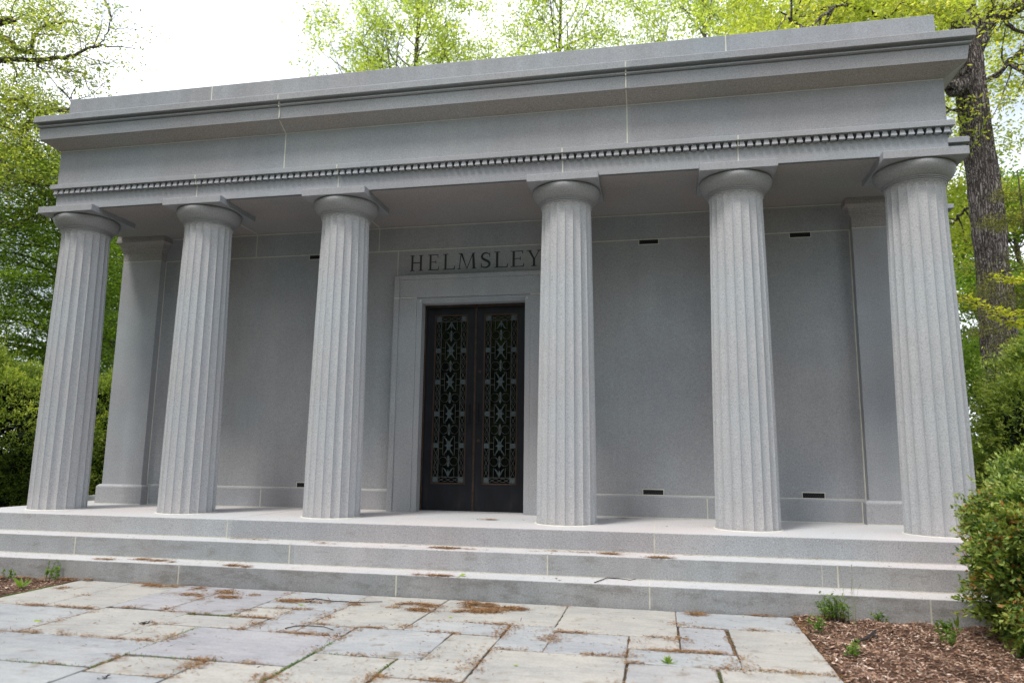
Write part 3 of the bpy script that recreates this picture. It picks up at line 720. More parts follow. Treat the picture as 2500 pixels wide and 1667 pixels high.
# ------------------------------------------------------------------ foliage tools
def unit(v): return v/np.maximum(1e-9, np.linalg.norm(v, axis=1, keepdims=True))
def leaves(name, P, L, Wd, m, parent, rs, axis=None, spread=1.0, tint=None, flat=0.0, fold=.25):
    """P: leaf bases (n,3); each leaf a folded diamond of length L and width Wd"""
    n = len(P)
    A = rs.normal(size=(n, 3))
    if axis is not None: A = unit(axis)+A*spread
    if flat: A[:, 2] *= (1-flat)
    A = unit(A)
    B = np.cross(A, unit(rs.normal(size=(n, 3))*np.array([1-flat*.85, 1-flat*.85, 1.0])+np.array([0, 0, flat*1.6]))); B = unit(B)
    Nn = np.cross(A, B)
    Ls = L*rs.uniform(.65, 1.3, (n, 1)); Ws = Wd*rs.uniform(.7, 1.25, (n, 1))*.5
    mid = P+A*Ls*.45
    V = np.empty((n, 4, 3)); V[:, 0] = P; V[:, 1] = mid+B*Ws+Nn*Ws*fold; V[:, 2] = P+A*Ls; V[:, 3] = mid-B*Ws+Nn*Ws*fold
    me = bpy.data.meshes.new(name); me.vertices.add(4*n); me.vertices.foreach_set('co', V.reshape(-1))
    idx = np.arange(4*n).reshape(n, 4)
    tri = np.concatenate([idx[:, [0, 1, 2]], idx[:, [0, 2, 3]]], axis=1).reshape(-1)
    me.loops.add(6*n); me.loops.foreach_set('vertex_index', tri.astype(np.int32))
    me.polygons.add(2*n); me.polygons.foreach_set('loop_start', np.arange(0, 6*n, 3).astype(np.int32))
    me.update(calc_edges=True)
    tv = rs.uniform(0, 1, n) if tint is None else np.clip(tint, 0, 1)
    a = me.attributes.new('tint', 'FLOAT', 'POINT'); a.data.foreach_set('value', np.repeat(tv, 4).astype(np.float32))
    return link(name, me, m, parent)
def rot(v, ax, a): return Matrix.Rotation(a, 3, ax) @ v
def grow(rng, p, d, ln, r, depth, mb, tips, kink=.25, up=.10, nseg=6, kids=(3, 5), shrink=.62, rmin=.006, ang=(25, 60), leafdepth=1):
    pts = [p.copy()]; rad = [r]; d = d.normalized(); q = p.copy()
    for i in range(nseg):
        d = (d+Vector((rng.gauss(0, kink), rng.gauss(0, kink), rng.gauss(0, kink)))*.5+Vector((0, 0, up))*.5).normalized()
        q = q+d*(ln/nseg); pts.append(q.copy()); rad.append(max(rmin, r*(1-.62*(i+1)/nseg)))
        if depth <= leafdepth: tips.append((q.copy(), d.copy(), depth))
    mb.tube(pts, rad, 7 if r > .06 else 4)
    if depth > 0:
        for k in range(rng.randint(*kids)):
            f = rng.uniform(.3, 1.0); i = min(nseg-1, int(f*nseg)); pp = pts[i].lerp(pts[i+1], f*nseg-i if i < nseg else 0)
            ax = Vector((rng.gauss(0, 1), rng.gauss(0, 1), rng.gauss(0, 1))).normalized()
            dd = rot(d, ax.cross(d).normalized() if ax.cross(d).length > .01 else ax, R(rng.uniform(*ang)))
            grow(rng, pp, dd, ln*rng.uniform(shrink*.75, shrink*1.15), max(rmin, rad[i]*.6), depth-1, mb, tips, kink, up, max(4, nseg-1), kids, shrink, rmin, ang, leafdepth)
    return q, d, rad[-1]
def clusterpts(rs, C, n, sig, pw=2.2):
    wt = rs.uniform(0, 1, len(C))**pw+.01; k = rs.choice(len(C), n, p=wt/wt.sum()); return C[k]+rs.normal(size=(n, 3))*sig, k

ML_spring = leafmat('leaf_spring', [(0, (.09, .12, .035)), (.5, (.17, .22, .06)), (.8, (.29, .32, .10)), (1, (.42, .40, .16))], .55)
ML_airy = leafmat('leaf_airy', [(0, (.17, .22, .07)), (.5, (.29, .36, .115)), (1, (.46, .48, .19))], .6)
ML_oak = leafmat('leaf_oak', [(0, (.12, .16, .03)), (.5, (.25, .30, .065)), (.85, (.40, .41, .11)), (1, (.50, .46, .14))], .55)
ML_green = leafmat('leaf_green', [(0, (.06, .11, .02)), (.5, (.12, .20, .035)), (1, (.24, .33, .06))], .5)
ML_lime = leafmat('leaf_lime', [(0, (.24, .28, .03)), (1, (.45, .43, .08))], .5)
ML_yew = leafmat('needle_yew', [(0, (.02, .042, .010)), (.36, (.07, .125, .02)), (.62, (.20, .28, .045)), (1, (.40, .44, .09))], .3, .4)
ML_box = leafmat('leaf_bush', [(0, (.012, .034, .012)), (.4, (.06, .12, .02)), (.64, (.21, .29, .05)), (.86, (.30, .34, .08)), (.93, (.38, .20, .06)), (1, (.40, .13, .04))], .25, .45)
ML_hem = leafmat('needle_hemlock', [(0, (.05, .06, .015)), (.6, (.12, .13, .03)), (1, (.26, .25, .06))], .35)
ML_weed = leafmat('leaf_weed', [(0, (.05, .11, .02)), (.6, (.12, .22, .04)), (1, (.24, .32, .08))], .4)
M_core = simple('shrub_core_shade', (.010, .018, .007), 1.0, var=.5, scale=9)

def tree(name, label, cat, base, height, r, seed, leafm, leafL, leafW, nleaf, crown, group=None, barkm=None, sig=(.25, .25, .14), depth=3, kids=(3, 5), clear=.35, lean=(0, 0), flat=.3, tone=None, trunkpts=None):
    rng = random.Random(seed); rs = np.random.RandomState(seed)
    T = empty(name, tuple(base)); tag(T, label, cat, group)
    mb = MB(); tips = []
    n = 12; pts = []; rad = []
    for i in range(n+1):
        f = i/n
        pts.append(Vector((base[0]+lean[0]*f+rng.gauss(0, .05)*f, base[1]+lean[1]*f+rng.gauss(0, .05)*f, base[2]-.1+height*f)))
        rad.append(max(.02, r*(1.35 if i == 0 else 1.0)*(1-.85*f)))
    mb.tube(pts, rad, 14)
    nl = int(10+height*1.0)
    for k in range(nl):
        f = clear+(1-clear)*(k+.5)/nl; i = min(n-1, int(f*n)); p = pts[i].lerp(pts[i+1], f*n-i)
        a = k*2.4+rng.uniform(-.4, .4); rise = .15+.9*f
        d = Vector((math.cos(a), math.sin(a), rise)).normalized()
        ln = crown*(1.15-.75*abs(f-.45)/.6)*rng.uniform(.75, 1.1)
        grow(rng, p, d, ln*.75, rad[i]*.42, depth-1, mb, tips, .22, .06, 6, kids, .6, .008)
    mb.build('trunk', barkm or M_bark2, T, smooth=True)
    C = np.array([tuple(t_[0]) for t_ in tips]); A = np.array([tuple(t_[1]) for t_ in tips])
    P, k = clusterpts(rs, C, nleaf, np.array(sig), 4.0)
    ct = rs.uniform(-.22, .22, len(C))
    tint = rs.uniform(.1, .9, nleaf)*.6+.2+ct[k]
    leaves('crown', P, leafL, leafW, leafm, T, rs, tint=tint, flat=flat)
    return T
def copy_tree(o, loc, rz, sc, label, parent=None):
    c = o.copy(); COL.objects.link(c)
    if parent is not None: c.parent = parent
    else:
        c.location = loc; c.rotation_euler = (0, 0, rz); c.scale = (sc, sc, sc); c['label'] = label
    for ch in o.children: copy_tree(ch, None, 0, 1, None, c)
    return c

# background trees behind the roof: light airy spring crowns
GB = 'tall spring trees behind the roof'
tA = tree('beech_tree', 'airy light green tree behind the left half of the roof, beside the open white sky', 'tree', (-8.0, 20.5, ZG), 23, .30, 21, ML_airy, .15, .085, 30000, 7.0, GB, depth=3, clear=.4, sig=(.29, .29, .18))
tB = tree('beech_tree', 'pale green tree with several thin dark stems showing above the middle of the roof', 'tree', (-1.6, 22.0, ZG), 24, .28, 22, ML_airy, .15, .085, 26000, 6.4, GB, depth=3, clear=.4, sig=(.42, .42, .26))
# copies
copy_tree(tA, (5.0, 24, ZG), 2.1, 1.02, 'yellow green tree above the roof between the middle and the right half')
copy_tree(tB, (9.6, 20, ZG), 1.2, .95, 'open crowned tree with dark twigs rising above the right half of the roof')
# left side: large tree whose limbs reach into the picture
def limb(mb, uv, y, r0, r1, dy=0):
    k = 2352/2500/2.6125
    P = [at(a_*k, c_*k, y+dy*i/max(1, len(uv)-1)) for i, (a_, c_) in enumerate(uv)]
    n = len(P); out = []; rad = []
    for i in range(n-1):
        p0, p1, p2, p3 = P[max(i-1, 0)], P[i], P[i+1], P[min(i+2, n-1)]
        for q in range(4):
            u_ = q/4; out.append(.5*(2*p1+(p2-p0)*u_+(2*p0-5*p1+4*p2-p3)*u_*u_+(3*p1-p0-3*p2+p3)*u_**3))
    out.append(P[-1]); m_ = len(out)
    rj = random.Random(int(uv[0][1])); out = [o_+np.array([rj.gauss(0, .018) for _ in range(3)]) for o_ in out]
    rad = [r0+(r1-r0)*i/(m_-1) for i in range(m_)]
    mb.tube([tuple(q) for q in out], rad, 7); return out
T = empty('oak_tree', (-15.5, 6, ZG)); tag(T, 'large leaning tree at the left edge with bare dark limbs reaching over the roof corner', 'tree')
mb = MB(); YL = 5.0
mb.tube([(-15.5, 6, ZG-.1), (-15.5, 6, 2), (-15.4, 5.9, 6), (-15.2, 5.6, 10), (-15.3, 5.5, 14), (-15.5, 5.4, 18)], [.62, .5, .45, .36, .24, .08], 14)
LM = []
LM.append(limb(mb, [(-260, 470), (-100, 410), (0, 388), (70, 375), (230, 383), (340, 375), (470, 350), (560, 312), (635, 290)], YL, .085, .024))
LM.append(limb(mb, [(635, 290), (690, 210), (703, 180), (703, 100), (692, 50)], YL, .015, .006))
LM.append(limb(mb, [(635, 290), (740, 303), (870, 313)], YL, .022, .007))
LM.append(limb(mb, [(703, 185), (770, 180), (830, 190), (900, 192)], YL, .010, .005))
LM.append(limb(mb, [(-260, 100), (-100, 200), (0, 240), (60, 262), (130, 320), (205, 335)], YL, .11, .055))
LM.append(limb(mb, [(-260, 60), (-60, 145), (0, 140), (60, 125), (88, 140)], YL-.5, .14, .07))
LM.append(limb(mb, [(205, 335), (215, 240), (270, 165), (380, 145), (495, 142)], YL, .05, .012))
LM.append(limb(mb, [(235, 390), (250, 430), (310, 480)], YL, .035, .02))
LM.append(limb(mb, [(235, 390), (330, 415), (420, 455), (560, 470)], YL, .025, .008))
LM.append(limb(mb, [(-260, 700), (-100, 650), (0, 640), (100, 640), (150, 670), (200, 700), (190, 800), (120, 865)], YL+.3, .07, .04))
LM.append(limb(mb, [(120, 865), (200, 760), (330, 710), (440, 705), (520, 720)], YL+.3, .055, .04))
LM.append(limb(mb, [(-260, 640), (-60, 760), (0, 790), (60, 830), (120, 870), (180, 890)], YL+.3, .085, .03))
LM.append(limb(mb, [(70, 380), (100, 440), (105, 530)], YL, .03, .015))
LM.append(limb(mb, [(-200, 900), (0, 1010), (50, 1090), (130, 1130), (190, 1170), (240, 1180), (280, 1240), (330, 1255)], YL+.3, .06, .02))
LM.append(limb(mb, [(380, 560), (440, 620), (470, 640)], YL, .02, .01))
LM.append(limb(mb, [(-200, 1500), (0, 1420), (90, 1450), (200, 1380), (300, 1400)], YL+.5, .05, .015))
rng = random.Random(5); tips = []
for li, P_ in enumerate(LM):
    for i in range(4, len(P_)-1):
        if li in (1, 2, 3) and rng.random() < .8: continue
        if rng.random() < .6:
            d = Vector(P_[i+1]-P_[i]).normalized(); ax = Vector((rng.gauss(0, 1), rng.gauss(0, 1), rng.gauss(0, 1))).normalized()
            grow(rng, Vector(P_[i]), rot(d, ax, R(rng.uniform(35, 80))), rng.uniform(.5, 1.3), .014, 1, mb, tips, .3, -.02, 5, (2, 4), .6, .004)
mb.build('trunk', M_bark, T, smooth=True)
rs = np.random.RandomState(51)
# airy upper crown: clusters round limbs; thinner towards the right
C = np.array([tuple(q[0]) for q in tips])
upper = C[C[:, 2] > 5.5]
P, k = clusterpts(rs, upper, 9000, np.array((.22, .22, .12)))
ct = rs.uniform(-.3, .3, len(upper)); tint = rs.uniform(.2, .9, len(P))*.6+.25+ct[k]
def fill(n, x0, x1, z0, z1, y0, y1, rs, k=60):
    """cluster centres in a slab of crown that narrows to the right"""
    c = np.stack([rs.uniform(x0, x1, n), rs.uniform(y0, y1, n), rs.uniform(z0, z1, n)], 1); return c
Cs = []
for _ in range(900):
    u_ = rs.uniform(-60, 225); v_ = rs.uniform(-40, 420)
    lim = 150+75*math.sin(v_*.02+1)*.6+(40 if v_ > 250 else 0)
    if u_ > lim-rs.uniform(0, 70): continue
    if rs.rand() < .35*(v_ < 200): continue
    Cs.append(at(u_, v_, rs.uniform(3.8, 7.5)))
Cs = np.array(Cs); P2, k2 = clusterpts(rs, Cs, 13000, np.array((.26, .26, .09)))
ct2 = rs.uniform(-.3, .3, len(Cs)); t2 = rs.uniform(.2, .9, len(P2))*.6+.2+ct2[k2]
leaves('crown', np.vstack([P, P2]), .085, .045, ML_spring, T, rs, tint=np.concatenate([tint, t2]), flat=.5)
# dense lower tree at left
T = empty('hemlock_tree', (-14.0, 8.5, ZG)); tag(T, 'dense bright green tree with layered drooping branches at the left edge, below the bare limbs', 'tree')
mb = MB(); mb.tube([(-14, 8.5, ZG-.1), (-14, 8.5, 3), (-13.9, 8.4, 7), (-13.8, 8.3, 10)], [.3, .26, .16, .05], 10)
rng = random.Random(8); tips = []
for k in range(46):
    z = rng.uniform(.8, 8.6); a = rng.uniform(0, 2*math.pi)
    grow(rng, Vector((-14+.0, 8.5, z)), Vector((math.cos(a), math.sin(a), .12)), rng.uniform(2.4, 3.8), .045, 1, mb, tips, .2, -.03, 8, (3, 5), .5, .006)
mb.build('trunk', M_bark2, T, smooth=True)
rs = np.random.RandomState(61); Cs = []; 
for _ in range(2600):
    u_ = rs.uniform(-70, 300); v_ = rs.uniform(330, 930); y_ = rs.uniform(5.0, 11.5)
    Cs.append(at(u_, v_, y_))
Cs = np.array(Cs); P, k = clusterpts(rs, Cs, 130000, np.array((.30, .30, .07)))
P[:, 2] -= .25*np.hypot(P[:, 0]-Cs[k, 0], P[:, 1]-Cs[k, 1])
ct = rs.uniform(-.3, .3, len(Cs)); tint = rs.uniform(.1, .9, len(P))*.5+.22+ct[k]
leaves('crown', P, .085, .045, leafmat('leaf_layered', [(0, (.035, .07, .012)), (.5, (.095, .16, .025)), (.8, (.17, .25, .04)), (1, (.30, .37, .06))], .45), T, rs, tint=tint, flat=.75)
tM = tree('maple_tree', 'green tree seen through the gap between the leftmost column and the pilaster', 'tree', (-17.5, 17, ZG), 13, .28, 71, ML_green, .14, .09, 40000, 4.6, None, depth=3, clear=.12, sig=(.4, .4, .25))

# right side: great oak trunk
T = empty('oak_tree', (9.75, 8, ZG)); tag(T, 'massive rough barked oak right of the mausoleum with a sawn stub below its fork', 'tree')
mb = MB(); YR = 8.0
def trunkpt(u_, v_): return at(u_, v_, YR)
P = [trunkpt(2312, 1100), trunkpt(2303, 860), trunkpt(2283, 640), trunkpt(2262, 460), trunkpt(2243, 300), trunkpt(2228, 200), trunkpt(2222, 130), trunkpt(2212, 40), trunkpt(2205, -60), trunkpt(2200, -250)]
P[0][2] = ZG-.1
n = 60; tp = []; tr = []
rr = [.44, .345, .315, .305, .29, .295, .28, .25, .21, .12]
for i in range(n+1):
    f = i/n*(len(P)-1); j = min(len(P)-2, int(f)); g_ = f-j; tp.append(P[j]*(1-g_)+P[j+1]*g_); tr.append(rr[j]*(1-g_)+rr[j+1]*g_)
K = 96; nb = len(mb.v); rsn = np.random.RandomState(3)
rid = rsn.uniform(-1, 1, (n*3+1, K))
# vertical bark ridges: noise stretched along the trunk
from mathutils import noise as mn
M3 = n*3
for i in range(M3+1):
    f = i/M3*n; j = min(n-1, int(f)); g_ = f-j; c_ = tp[j]*(1-g_)+tp[j+1]*g_; r0 = tr[j]*(1-g_)+tr[j+1]*g_
    for q in range(K):
        a_ = 2*math.pi*q/K
        h = mn.noise(Vector((math.cos(a_)*7, math.sin(a_)*7, c_[2]*1.1)))*.035+mn.noise(Vector((math.cos(a_)*15, math.sin(a_)*15, c_[2]*2.6+9)))*.028+mn.noise(Vector((math.cos(a_)*1.3, math.sin(a_)*1.3, c_[2]*.7)))*.05
        mb.v.append((c_[0]+(r0+h)*math.cos(a_), c_[1]+(r0+h)*math.sin(a_), c_[2]))
for i in range(M3):
    for q in range(K):
        q2 = (q+1) % K; mb.f.append((nb+i*K+q, nb+i*K+q2, nb+(i+1)*K+q2, nb+(i+1)*K+q)); mb.m.append(0)
def limbR(uv, r0, r1, dy=0, y=YR):
    P = [at(a_, c_, y+dy*i/max(1, len(uv)-1)) for i, (a_, c_) in enumerate(uv)]; n_ = len(P); out = []
    for i in range(n_-1):
        p0, p1, p2, p3 = P[max(i-1, 0)], P[i], P[i+1], P[min(i+2, n_-1)]
        for q in range(4):
            u_ = q/4; out.append(.5*(2*p1+(p2-p0)*u_+(2*p0-5*p1+4*p2-p3)*u_*u_+(3*p1-p0-3*p2+p3)*u_**3))
    out.append(P[-1]); m_ = len(out); rj = random.Random(int(uv[-1][0])); out = [q+np.array([rj.gauss(0, .025) for _ in range(3)]) for q in out]
    mb.tube([tuple(q) for q in out], [r0+(r1-r0)*i/(m_-1) for i in range(m_)], 9); return out
LR = [limbR([(2235, 170), (2250, 100), (2272, 60), (2302, 35), (2352, 10), (2420, -30)], .17, .09),
      limbR([(2225, 190), (2243, 120), (2262, 50), (2280, -10), (2300, -80)], .13, .08),
      limbR([(2256, 190), (2300, 165), (2325, 130), (2352, 115)], .05, .04, 1),
      limbR([(2250, 200), (2310, 155), (2352, 165)], .04, .03, -.5),
      limbR([(2300, 38), (2330, 70), (2360, 75)], .05, .03),
      limbR([(2222, 215), (2202, 200), (2196, 160), (2215, 120)], .13, .16, -.5),
      limbR([(2225, 180), (2215, 195), (2195, 200), (2184, 208)], .16, .13, -.9),
      limbR([(2210, 60), (2180, 45), (2140, 38), (2060, 50), (2000, 30)], .12, .05, -2),
      limbR([(2150, 40), (2050, 15), (1980, 5), (1880, 25), (1810, 55)], .07, .02, -2),
      limbR([(2000, 30), (1920, 15), (1850, 60), (1790, 30)], .04, .015, -1.5, YR-2),
      limbR([(2235, 240), (2190, 250), (2160, 275)], .04, .02),
      limbR([(2285, 500), (2240, 470), (2200, 500), (2180, 520)], .04, .02, 1)]
rng = random.Random(15); tips = []
for li, P_ in enumerate(LR):
    if li in (5, 6): continue
    for i in range(4, len(P_)-1):
        if rng.random() < .85:
            d = Vector(P_[i+1]-P_[i]).normalized(); ax = Vector((rng.gauss(0, 1), rng.gauss(0, 1), rng.gauss(0, 1))).normalized()
            grow(rng, Vector(P_[i]), rot(d, ax, R(rng.uniform(35, 80))), rng.uniform(.6, 1.6), .022, 1, mb, tips, .3, -.02, 5, (2, 4), .6, .006)
mb.build('trunk', M_bark, T, smooth=False)
rs = np.random.RandomState(81)
C = np.array([tuple(q[0]) for q in tips]); P, k = clusterpts(rs, C, 9000, np.array((.17, .17, .12)))
Cs = []
for _ in range(270):
    u_ = rs.uniform(1690, 2240); v_ = rs.uniform(-60, 118)
    if v_ > 122-(u_-1650)*.10-rs.uniform(0, 20): continue
    Cs.append(at(u_, v_, rs.uniform(5.0, 9.5)))
for _ in range(80):
    Cs.append(at(rs.uniform(2225, 2420), rs.uniform(-40, 560), rs.uniform(8.5, 12)))
for _ in range(110):
    Cs.append(at(rs.uniform(2120, 2235), rs.uniform(190, 620), rs.uniform(9, 12)))
Cs = np.array(Cs); P2, k2 = clusterpts(rs, Cs, 24000, np.array((.24, .24, .13)))
ct = rs.uniform(-.25, .25, len(Cs)); t2 = rs.uniform(.2, .9, len(P2))*.6+.25+ct[k2]
leaves('crown', np.vstack([P, P2]), .10, .05, ML_oak, T, rs, tint=np.concatenate([rs.uniform(.2, 1, len(P)), t2]), flat=.35)
tR = tree('maple_tree', 'full green tree in the distance right of the oak trunk', 'tree', (15.5, 20, ZG), 10.5, .3, 91, ML_green, .15, .10, 50000, 4.6, None, depth=3, clear=.06, sig=(.45, .45, .3))
copy_tree(tR, (10.8, 24, ZG), 2.0, .75, 'bright green tree showing low between the rightmost column and the oak trunk')
copy_tree(tR, (12.6, 15.5, ZG), 3.3, .62, 'low leafy green tree just behind the oak trunk, lower than its neighbours')
copy_tree(tR, (-22, 22, ZG), 4.0, .9, 'distant green tree low behind the layered tree at the left')
# trees that stand behind the photographer and show as reflections in the door glass
for i, (x, y, rz, s, lb) in enumerate(((-9, -14, .4, .95, 'tree behind the camera to the left, facing the mausoleum front'), (-1.0, -23, 1.9, 1.0, 'tree behind the camera in line with the doors'), (7.5, -23, 3.1, .9, 'tree behind the camera right of the patio'), (16, -20, 4.4, 1.0, 'tree far to the right behind the camera'), (-15.5, -8, 5.1, 1.0, 'tree far to the left behind the camera'))):
    copy_tree(tR if i % 2 else tM, (x, y, ZG), rz, s*1.25, lb)['group'] = 'trees reflected in the door glass'
# hemlock sapling in front of the oak
T = empty('hemlock_sapling', (9.05, 5.2, ZG)); tag(T, 'wispy olive green sapling crossing in front of the oak trunk', 'sapling')
mb = MB(); rng = random.Random(3); tips = []
mb.tube([(9.05, 5.2, ZG-.05), (9.0, 5.2, 2.5), (8.95, 5.15, 4.5), (8.9, 5.1, 5.9)], [.05, .04, .025, .01], 7)
for k in range(44):
    z = rng.uniform(2.3, 5.6); a = rng.uniform(0, 2*math.pi); ll = (6.3-z)*.33+.25
    grow(rng, Vector((9.0, 5.2, z)), Vector((math.cos(a), math.sin(a), .25)), ll*rng.uniform(.7, 1.1), .010, 1, mb, tips, .2, -.12, 6, (2, 4), .5, .003)
mb.build('stem', M_bark2, T)
rs = np.random.RandomState(95); C = np.array([tuple(q[0]) for q in tips]); P, k = clusterpts(rs, C, 20000, np.array((.09, .09, .045)))
leaves('foliage', P, .045, .012, ML_hem, T, rs, flat=.5)
# lime branch of a young maple leaning in from the right
T = empty('young_maple', (9.6, 3.4, ZG)); tag(T, 'young maple with lime yellow sprays reaching in from the right edge', 'tree')
mb = MB(); mb.tube([(9.6, 3.4, ZG-.05), (9.5, 3.4, 2), (9.3, 3.35, 3.3), (9.1, 3.3, 4.2)], [.05, .04, .03, .015], 7); Cs = []
for uv in ([(2420, 735), (2352, 722), (2300, 715), (2250, 700), (2205, 682), (2150, 690)], [(2420, 760), (2352, 748), (2310, 735), (2270, 715)], [(2400, 650), (2352, 645), (2310, 640), (2280, 632)], [(2205, 682), (2190, 672), (2165, 668)]):
    P_ = [at(a_, c_, 3.0) for a_, c_ in uv]; P_ = ([np.array((9.3, 3.35, P_[0][2]-.1))] if uv[0][0] > 2352 else [])+P_; mb.tube([tuple(q) for q in P_], [.012-.009*i/len(P_) for i in range(len(P_))], 5)
    for i in range(len(P_)-1):
        for q in range(12): Cs.append(P_[i]+(P_[i+1]-P_[i])*(q/12))
mb.build('stem', M_bark2, T)
rs = np.random.RandomState(97); Cs = np.array(Cs); P, k = clusterpts(rs, Cs, 900, np.array((.05, .09, .02)))
leaves('foliage', P, .075, .035, ML_lime, T, rs, flat=.7)

# ------------------------------------------------------------------ shrubs
def lumpy(v, rs_ph, amp=.16):
    return 1+amp*(np.sin(v[:, 0]*4+rs_ph[0])*np.sin(v[:, 1]*3.7+rs_ph[1])*np.cos(v[:, 2]*4.2+rs_ph[2])+.6*np.sin(v[:, 0]*9+rs_ph[3])*np.cos(v[:, 2]*8+rs_ph[4])*np.cos(v[:, 1]*7))
def shrub(name, label, c, rad, seed, nsp, leafm, L, Wd, per=10, spr=.075, tips=None, group=None, amp=.16):
    rs = np.random.RandomState(seed); ph = rs.uniform(0, 6, 5); c = np.array(c, float); rad = np.array(rad, float)
    T = empty(name, (c[0], c[1], ZG)); tag(T, label, 'bush', group)
    # branches
    mb = MB(); rng = random.Random(seed)
    for k in range(14):
        a = rng.uniform(0, 6.28); e = Vector((math.cos(a)*rad[0]*.7, math.sin(a)*rad[1]*.7, rng.uniform(.0, .8)*rad[2]))
        p0 = Vector((c[0]+rng.gauss(0, .06), c[1]+rng.gauss(0, .06), ZG-.05)); p1 = Vector(c)+e*.5-Vector((0, 0, rad[2]*.3)); p2 = Vector(c)+e
        mb.tube([p0, p0.lerp(p1, .5)+Vector((0, 0, .03)), p1, p2], [.03, .022, .016, .006], 6)
    mb.build('stem', M_bark2, T)
    # near-black inner leaf mass, added to block light and paint the shaded depth
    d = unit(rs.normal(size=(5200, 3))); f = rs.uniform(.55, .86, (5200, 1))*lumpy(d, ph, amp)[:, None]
    leaves('inner_shade', c+d*rad*f, .13*max(rad)/1.2, .07*max(rad)/1.2, M_core, T, rs)
    d = unit(rs.normal(size=(nsp, 3))); d[:, 2] = np.where(d[:, 2] < -.75, -d[:, 2], d[:, 2])
    f = (rs.uniform(.80, 1.0, nsp)**.5*lumpy(d, ph, amp)+rs.normal(0, .028, nsp)+(rs.rand(nsp) < .03)*rs.uniform(.03, .12, nsp))[:, None]
    C = c+d*rad*f
    keep = C[:, 2] > ZG+.03; C = C[keep]; d = d[keep]; f = f[keep]; n = len(C)
    nrm = unit(d/rad*np.array([1, 1, 1])+np.array([0, 0, .35])/max(rad)+rs.normal(size=(n, 3))*.3/max(rad))
    k = np.repeat(np.arange(n), per); s_ = np.tile(np.linspace(0, 1, per), n)
    P = C[k]+nrm[k]*(s_[:, None]*spr)+rs.normal(size=(n*per, 3))*spr*.10
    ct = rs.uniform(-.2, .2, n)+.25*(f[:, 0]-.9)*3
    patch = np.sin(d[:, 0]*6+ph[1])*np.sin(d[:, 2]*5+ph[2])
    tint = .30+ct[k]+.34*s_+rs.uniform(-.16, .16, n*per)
    if tips: tint = tips(P, d[k], s_, tint, rs)
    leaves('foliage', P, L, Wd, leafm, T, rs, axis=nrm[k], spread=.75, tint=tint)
    return T
GS = 'clipped evergreen bushes beside the mausoleum'
shrub('yew_bush', 'dark evergreen bush at the left edge with light new tips', (-9.35, 2.4, .75), (1.35, 1.2, 1.62), 31, 13000, ML_yew, .055, .018, 9, .15, group=GS, amp=.30)
shrub('yew_bush', 'evergreen bush between the leftmost column and the left pilaster', (-8.7, 5.3, .8), (1.25, 1.2, 1.75), 32, 11000, ML_yew, .06, .019, 9, .15, group=GS, amp=.28)
YB_ = shrub('yew_bush', 'tall dark evergreen bush behind the rightmost column, below the oak', (8.55, 2.3, .85), (1.65, 1.5, 1.75), 33, 17000, ML_yew, .055, .018, 9, .14, group=GS, amp=.24)
def orange(P, d, s_, tint, rs):
    reg = np.exp(-((P[:, 0]-5.15)/.22)**2)*np.exp(-((P[:, 2]-.02)/.42)**2)
    pt_ = np.sin(P[:, 0]*13+1)*np.sin(P[:, 2]*11+P[:, 1]*9); hit = rs.uniform(0, 1, len(P)) < reg*np.clip(.12+pt_*1.0, .02, .7)*(.3+s_)
    t_ = np.clip(tint, 0, .86); t_[hit] = rs.uniform(.88, 1.0, hit.sum()); return t_
shrub('box_bush', 'rounded bush with orange tinged leaves in front of the right end of the steps', (6.22, -2.35, .0), (1.27, 1.1, 1.0), 34, 11000, ML_box, .042, .019, 11, .085, tips=orange, amp=.22)

for i, (x, y, sc_, lb) in enumerate(((-5.2, -18, 2.6, 'unseen dark bush added behind the camera to darken the lower door glass'), (-9.5, -19, 2.9, 'unseen dark bush added behind the camera, further left of the first'), (-1.2, -20, 2.7, 'unseen dark bush added behind the camera in line with the patio'), (-3.6, -24, 3.8, 'unseen tall evergreen mass added behind the camera bushes'))):
    q_ = copy_tree(YB_, (x, y, ZG-.2), i*1.3, sc_, lb); q_['group'] = 'unseen bushes added to darken the door glass'  # oversized yew copies out of view, added so the door glass reflects dark
# ------------------------------------------------------------------ mulch chips, needles, weeds, twigs
rs = np.random.RandomState(101)
M_chip = leafmat('chip', [(0, (.08, .042, .028)), (.4, (.25, .145, .095)), (.75, (.43, .28, .20)), (.92, (.58, .44, .35)), (1, (.68, .58, .50))], .05)
def chips(n, x0, x1, y0, y1):
    P = np.stack([rs.uniform(x0, x1, n), rs.uniform(y0, y1, n), np.zeros(n)], 1)
    P[:, 2] = [bumpy(a_, c_)+.012 for a_, c_ in P[:, :2]]; P[:, 2] += rs.uniform(0, .014, n); return P
P = np.vstack([chips(30000, 3.74, 6.6, -4.6, Y2-.01), chips(6000, -6.0, -3.74, -3.6, Y2-.01)])
o = leaves('wood_chips', P, .040, .011, M_chip, None, rs, flat=.8, tint=rs.uniform(0, 1, len(P))**1.4)
tag(o, 'brown wood chip mulch covering the beds beside the patio', 'mulch', kind='stuff')
M_need = leafmat('needle_litter', [(0, (.10, .045, .022)), (.5, (.23, .12, .055)), (1, (.40, .26, .13))], .1)
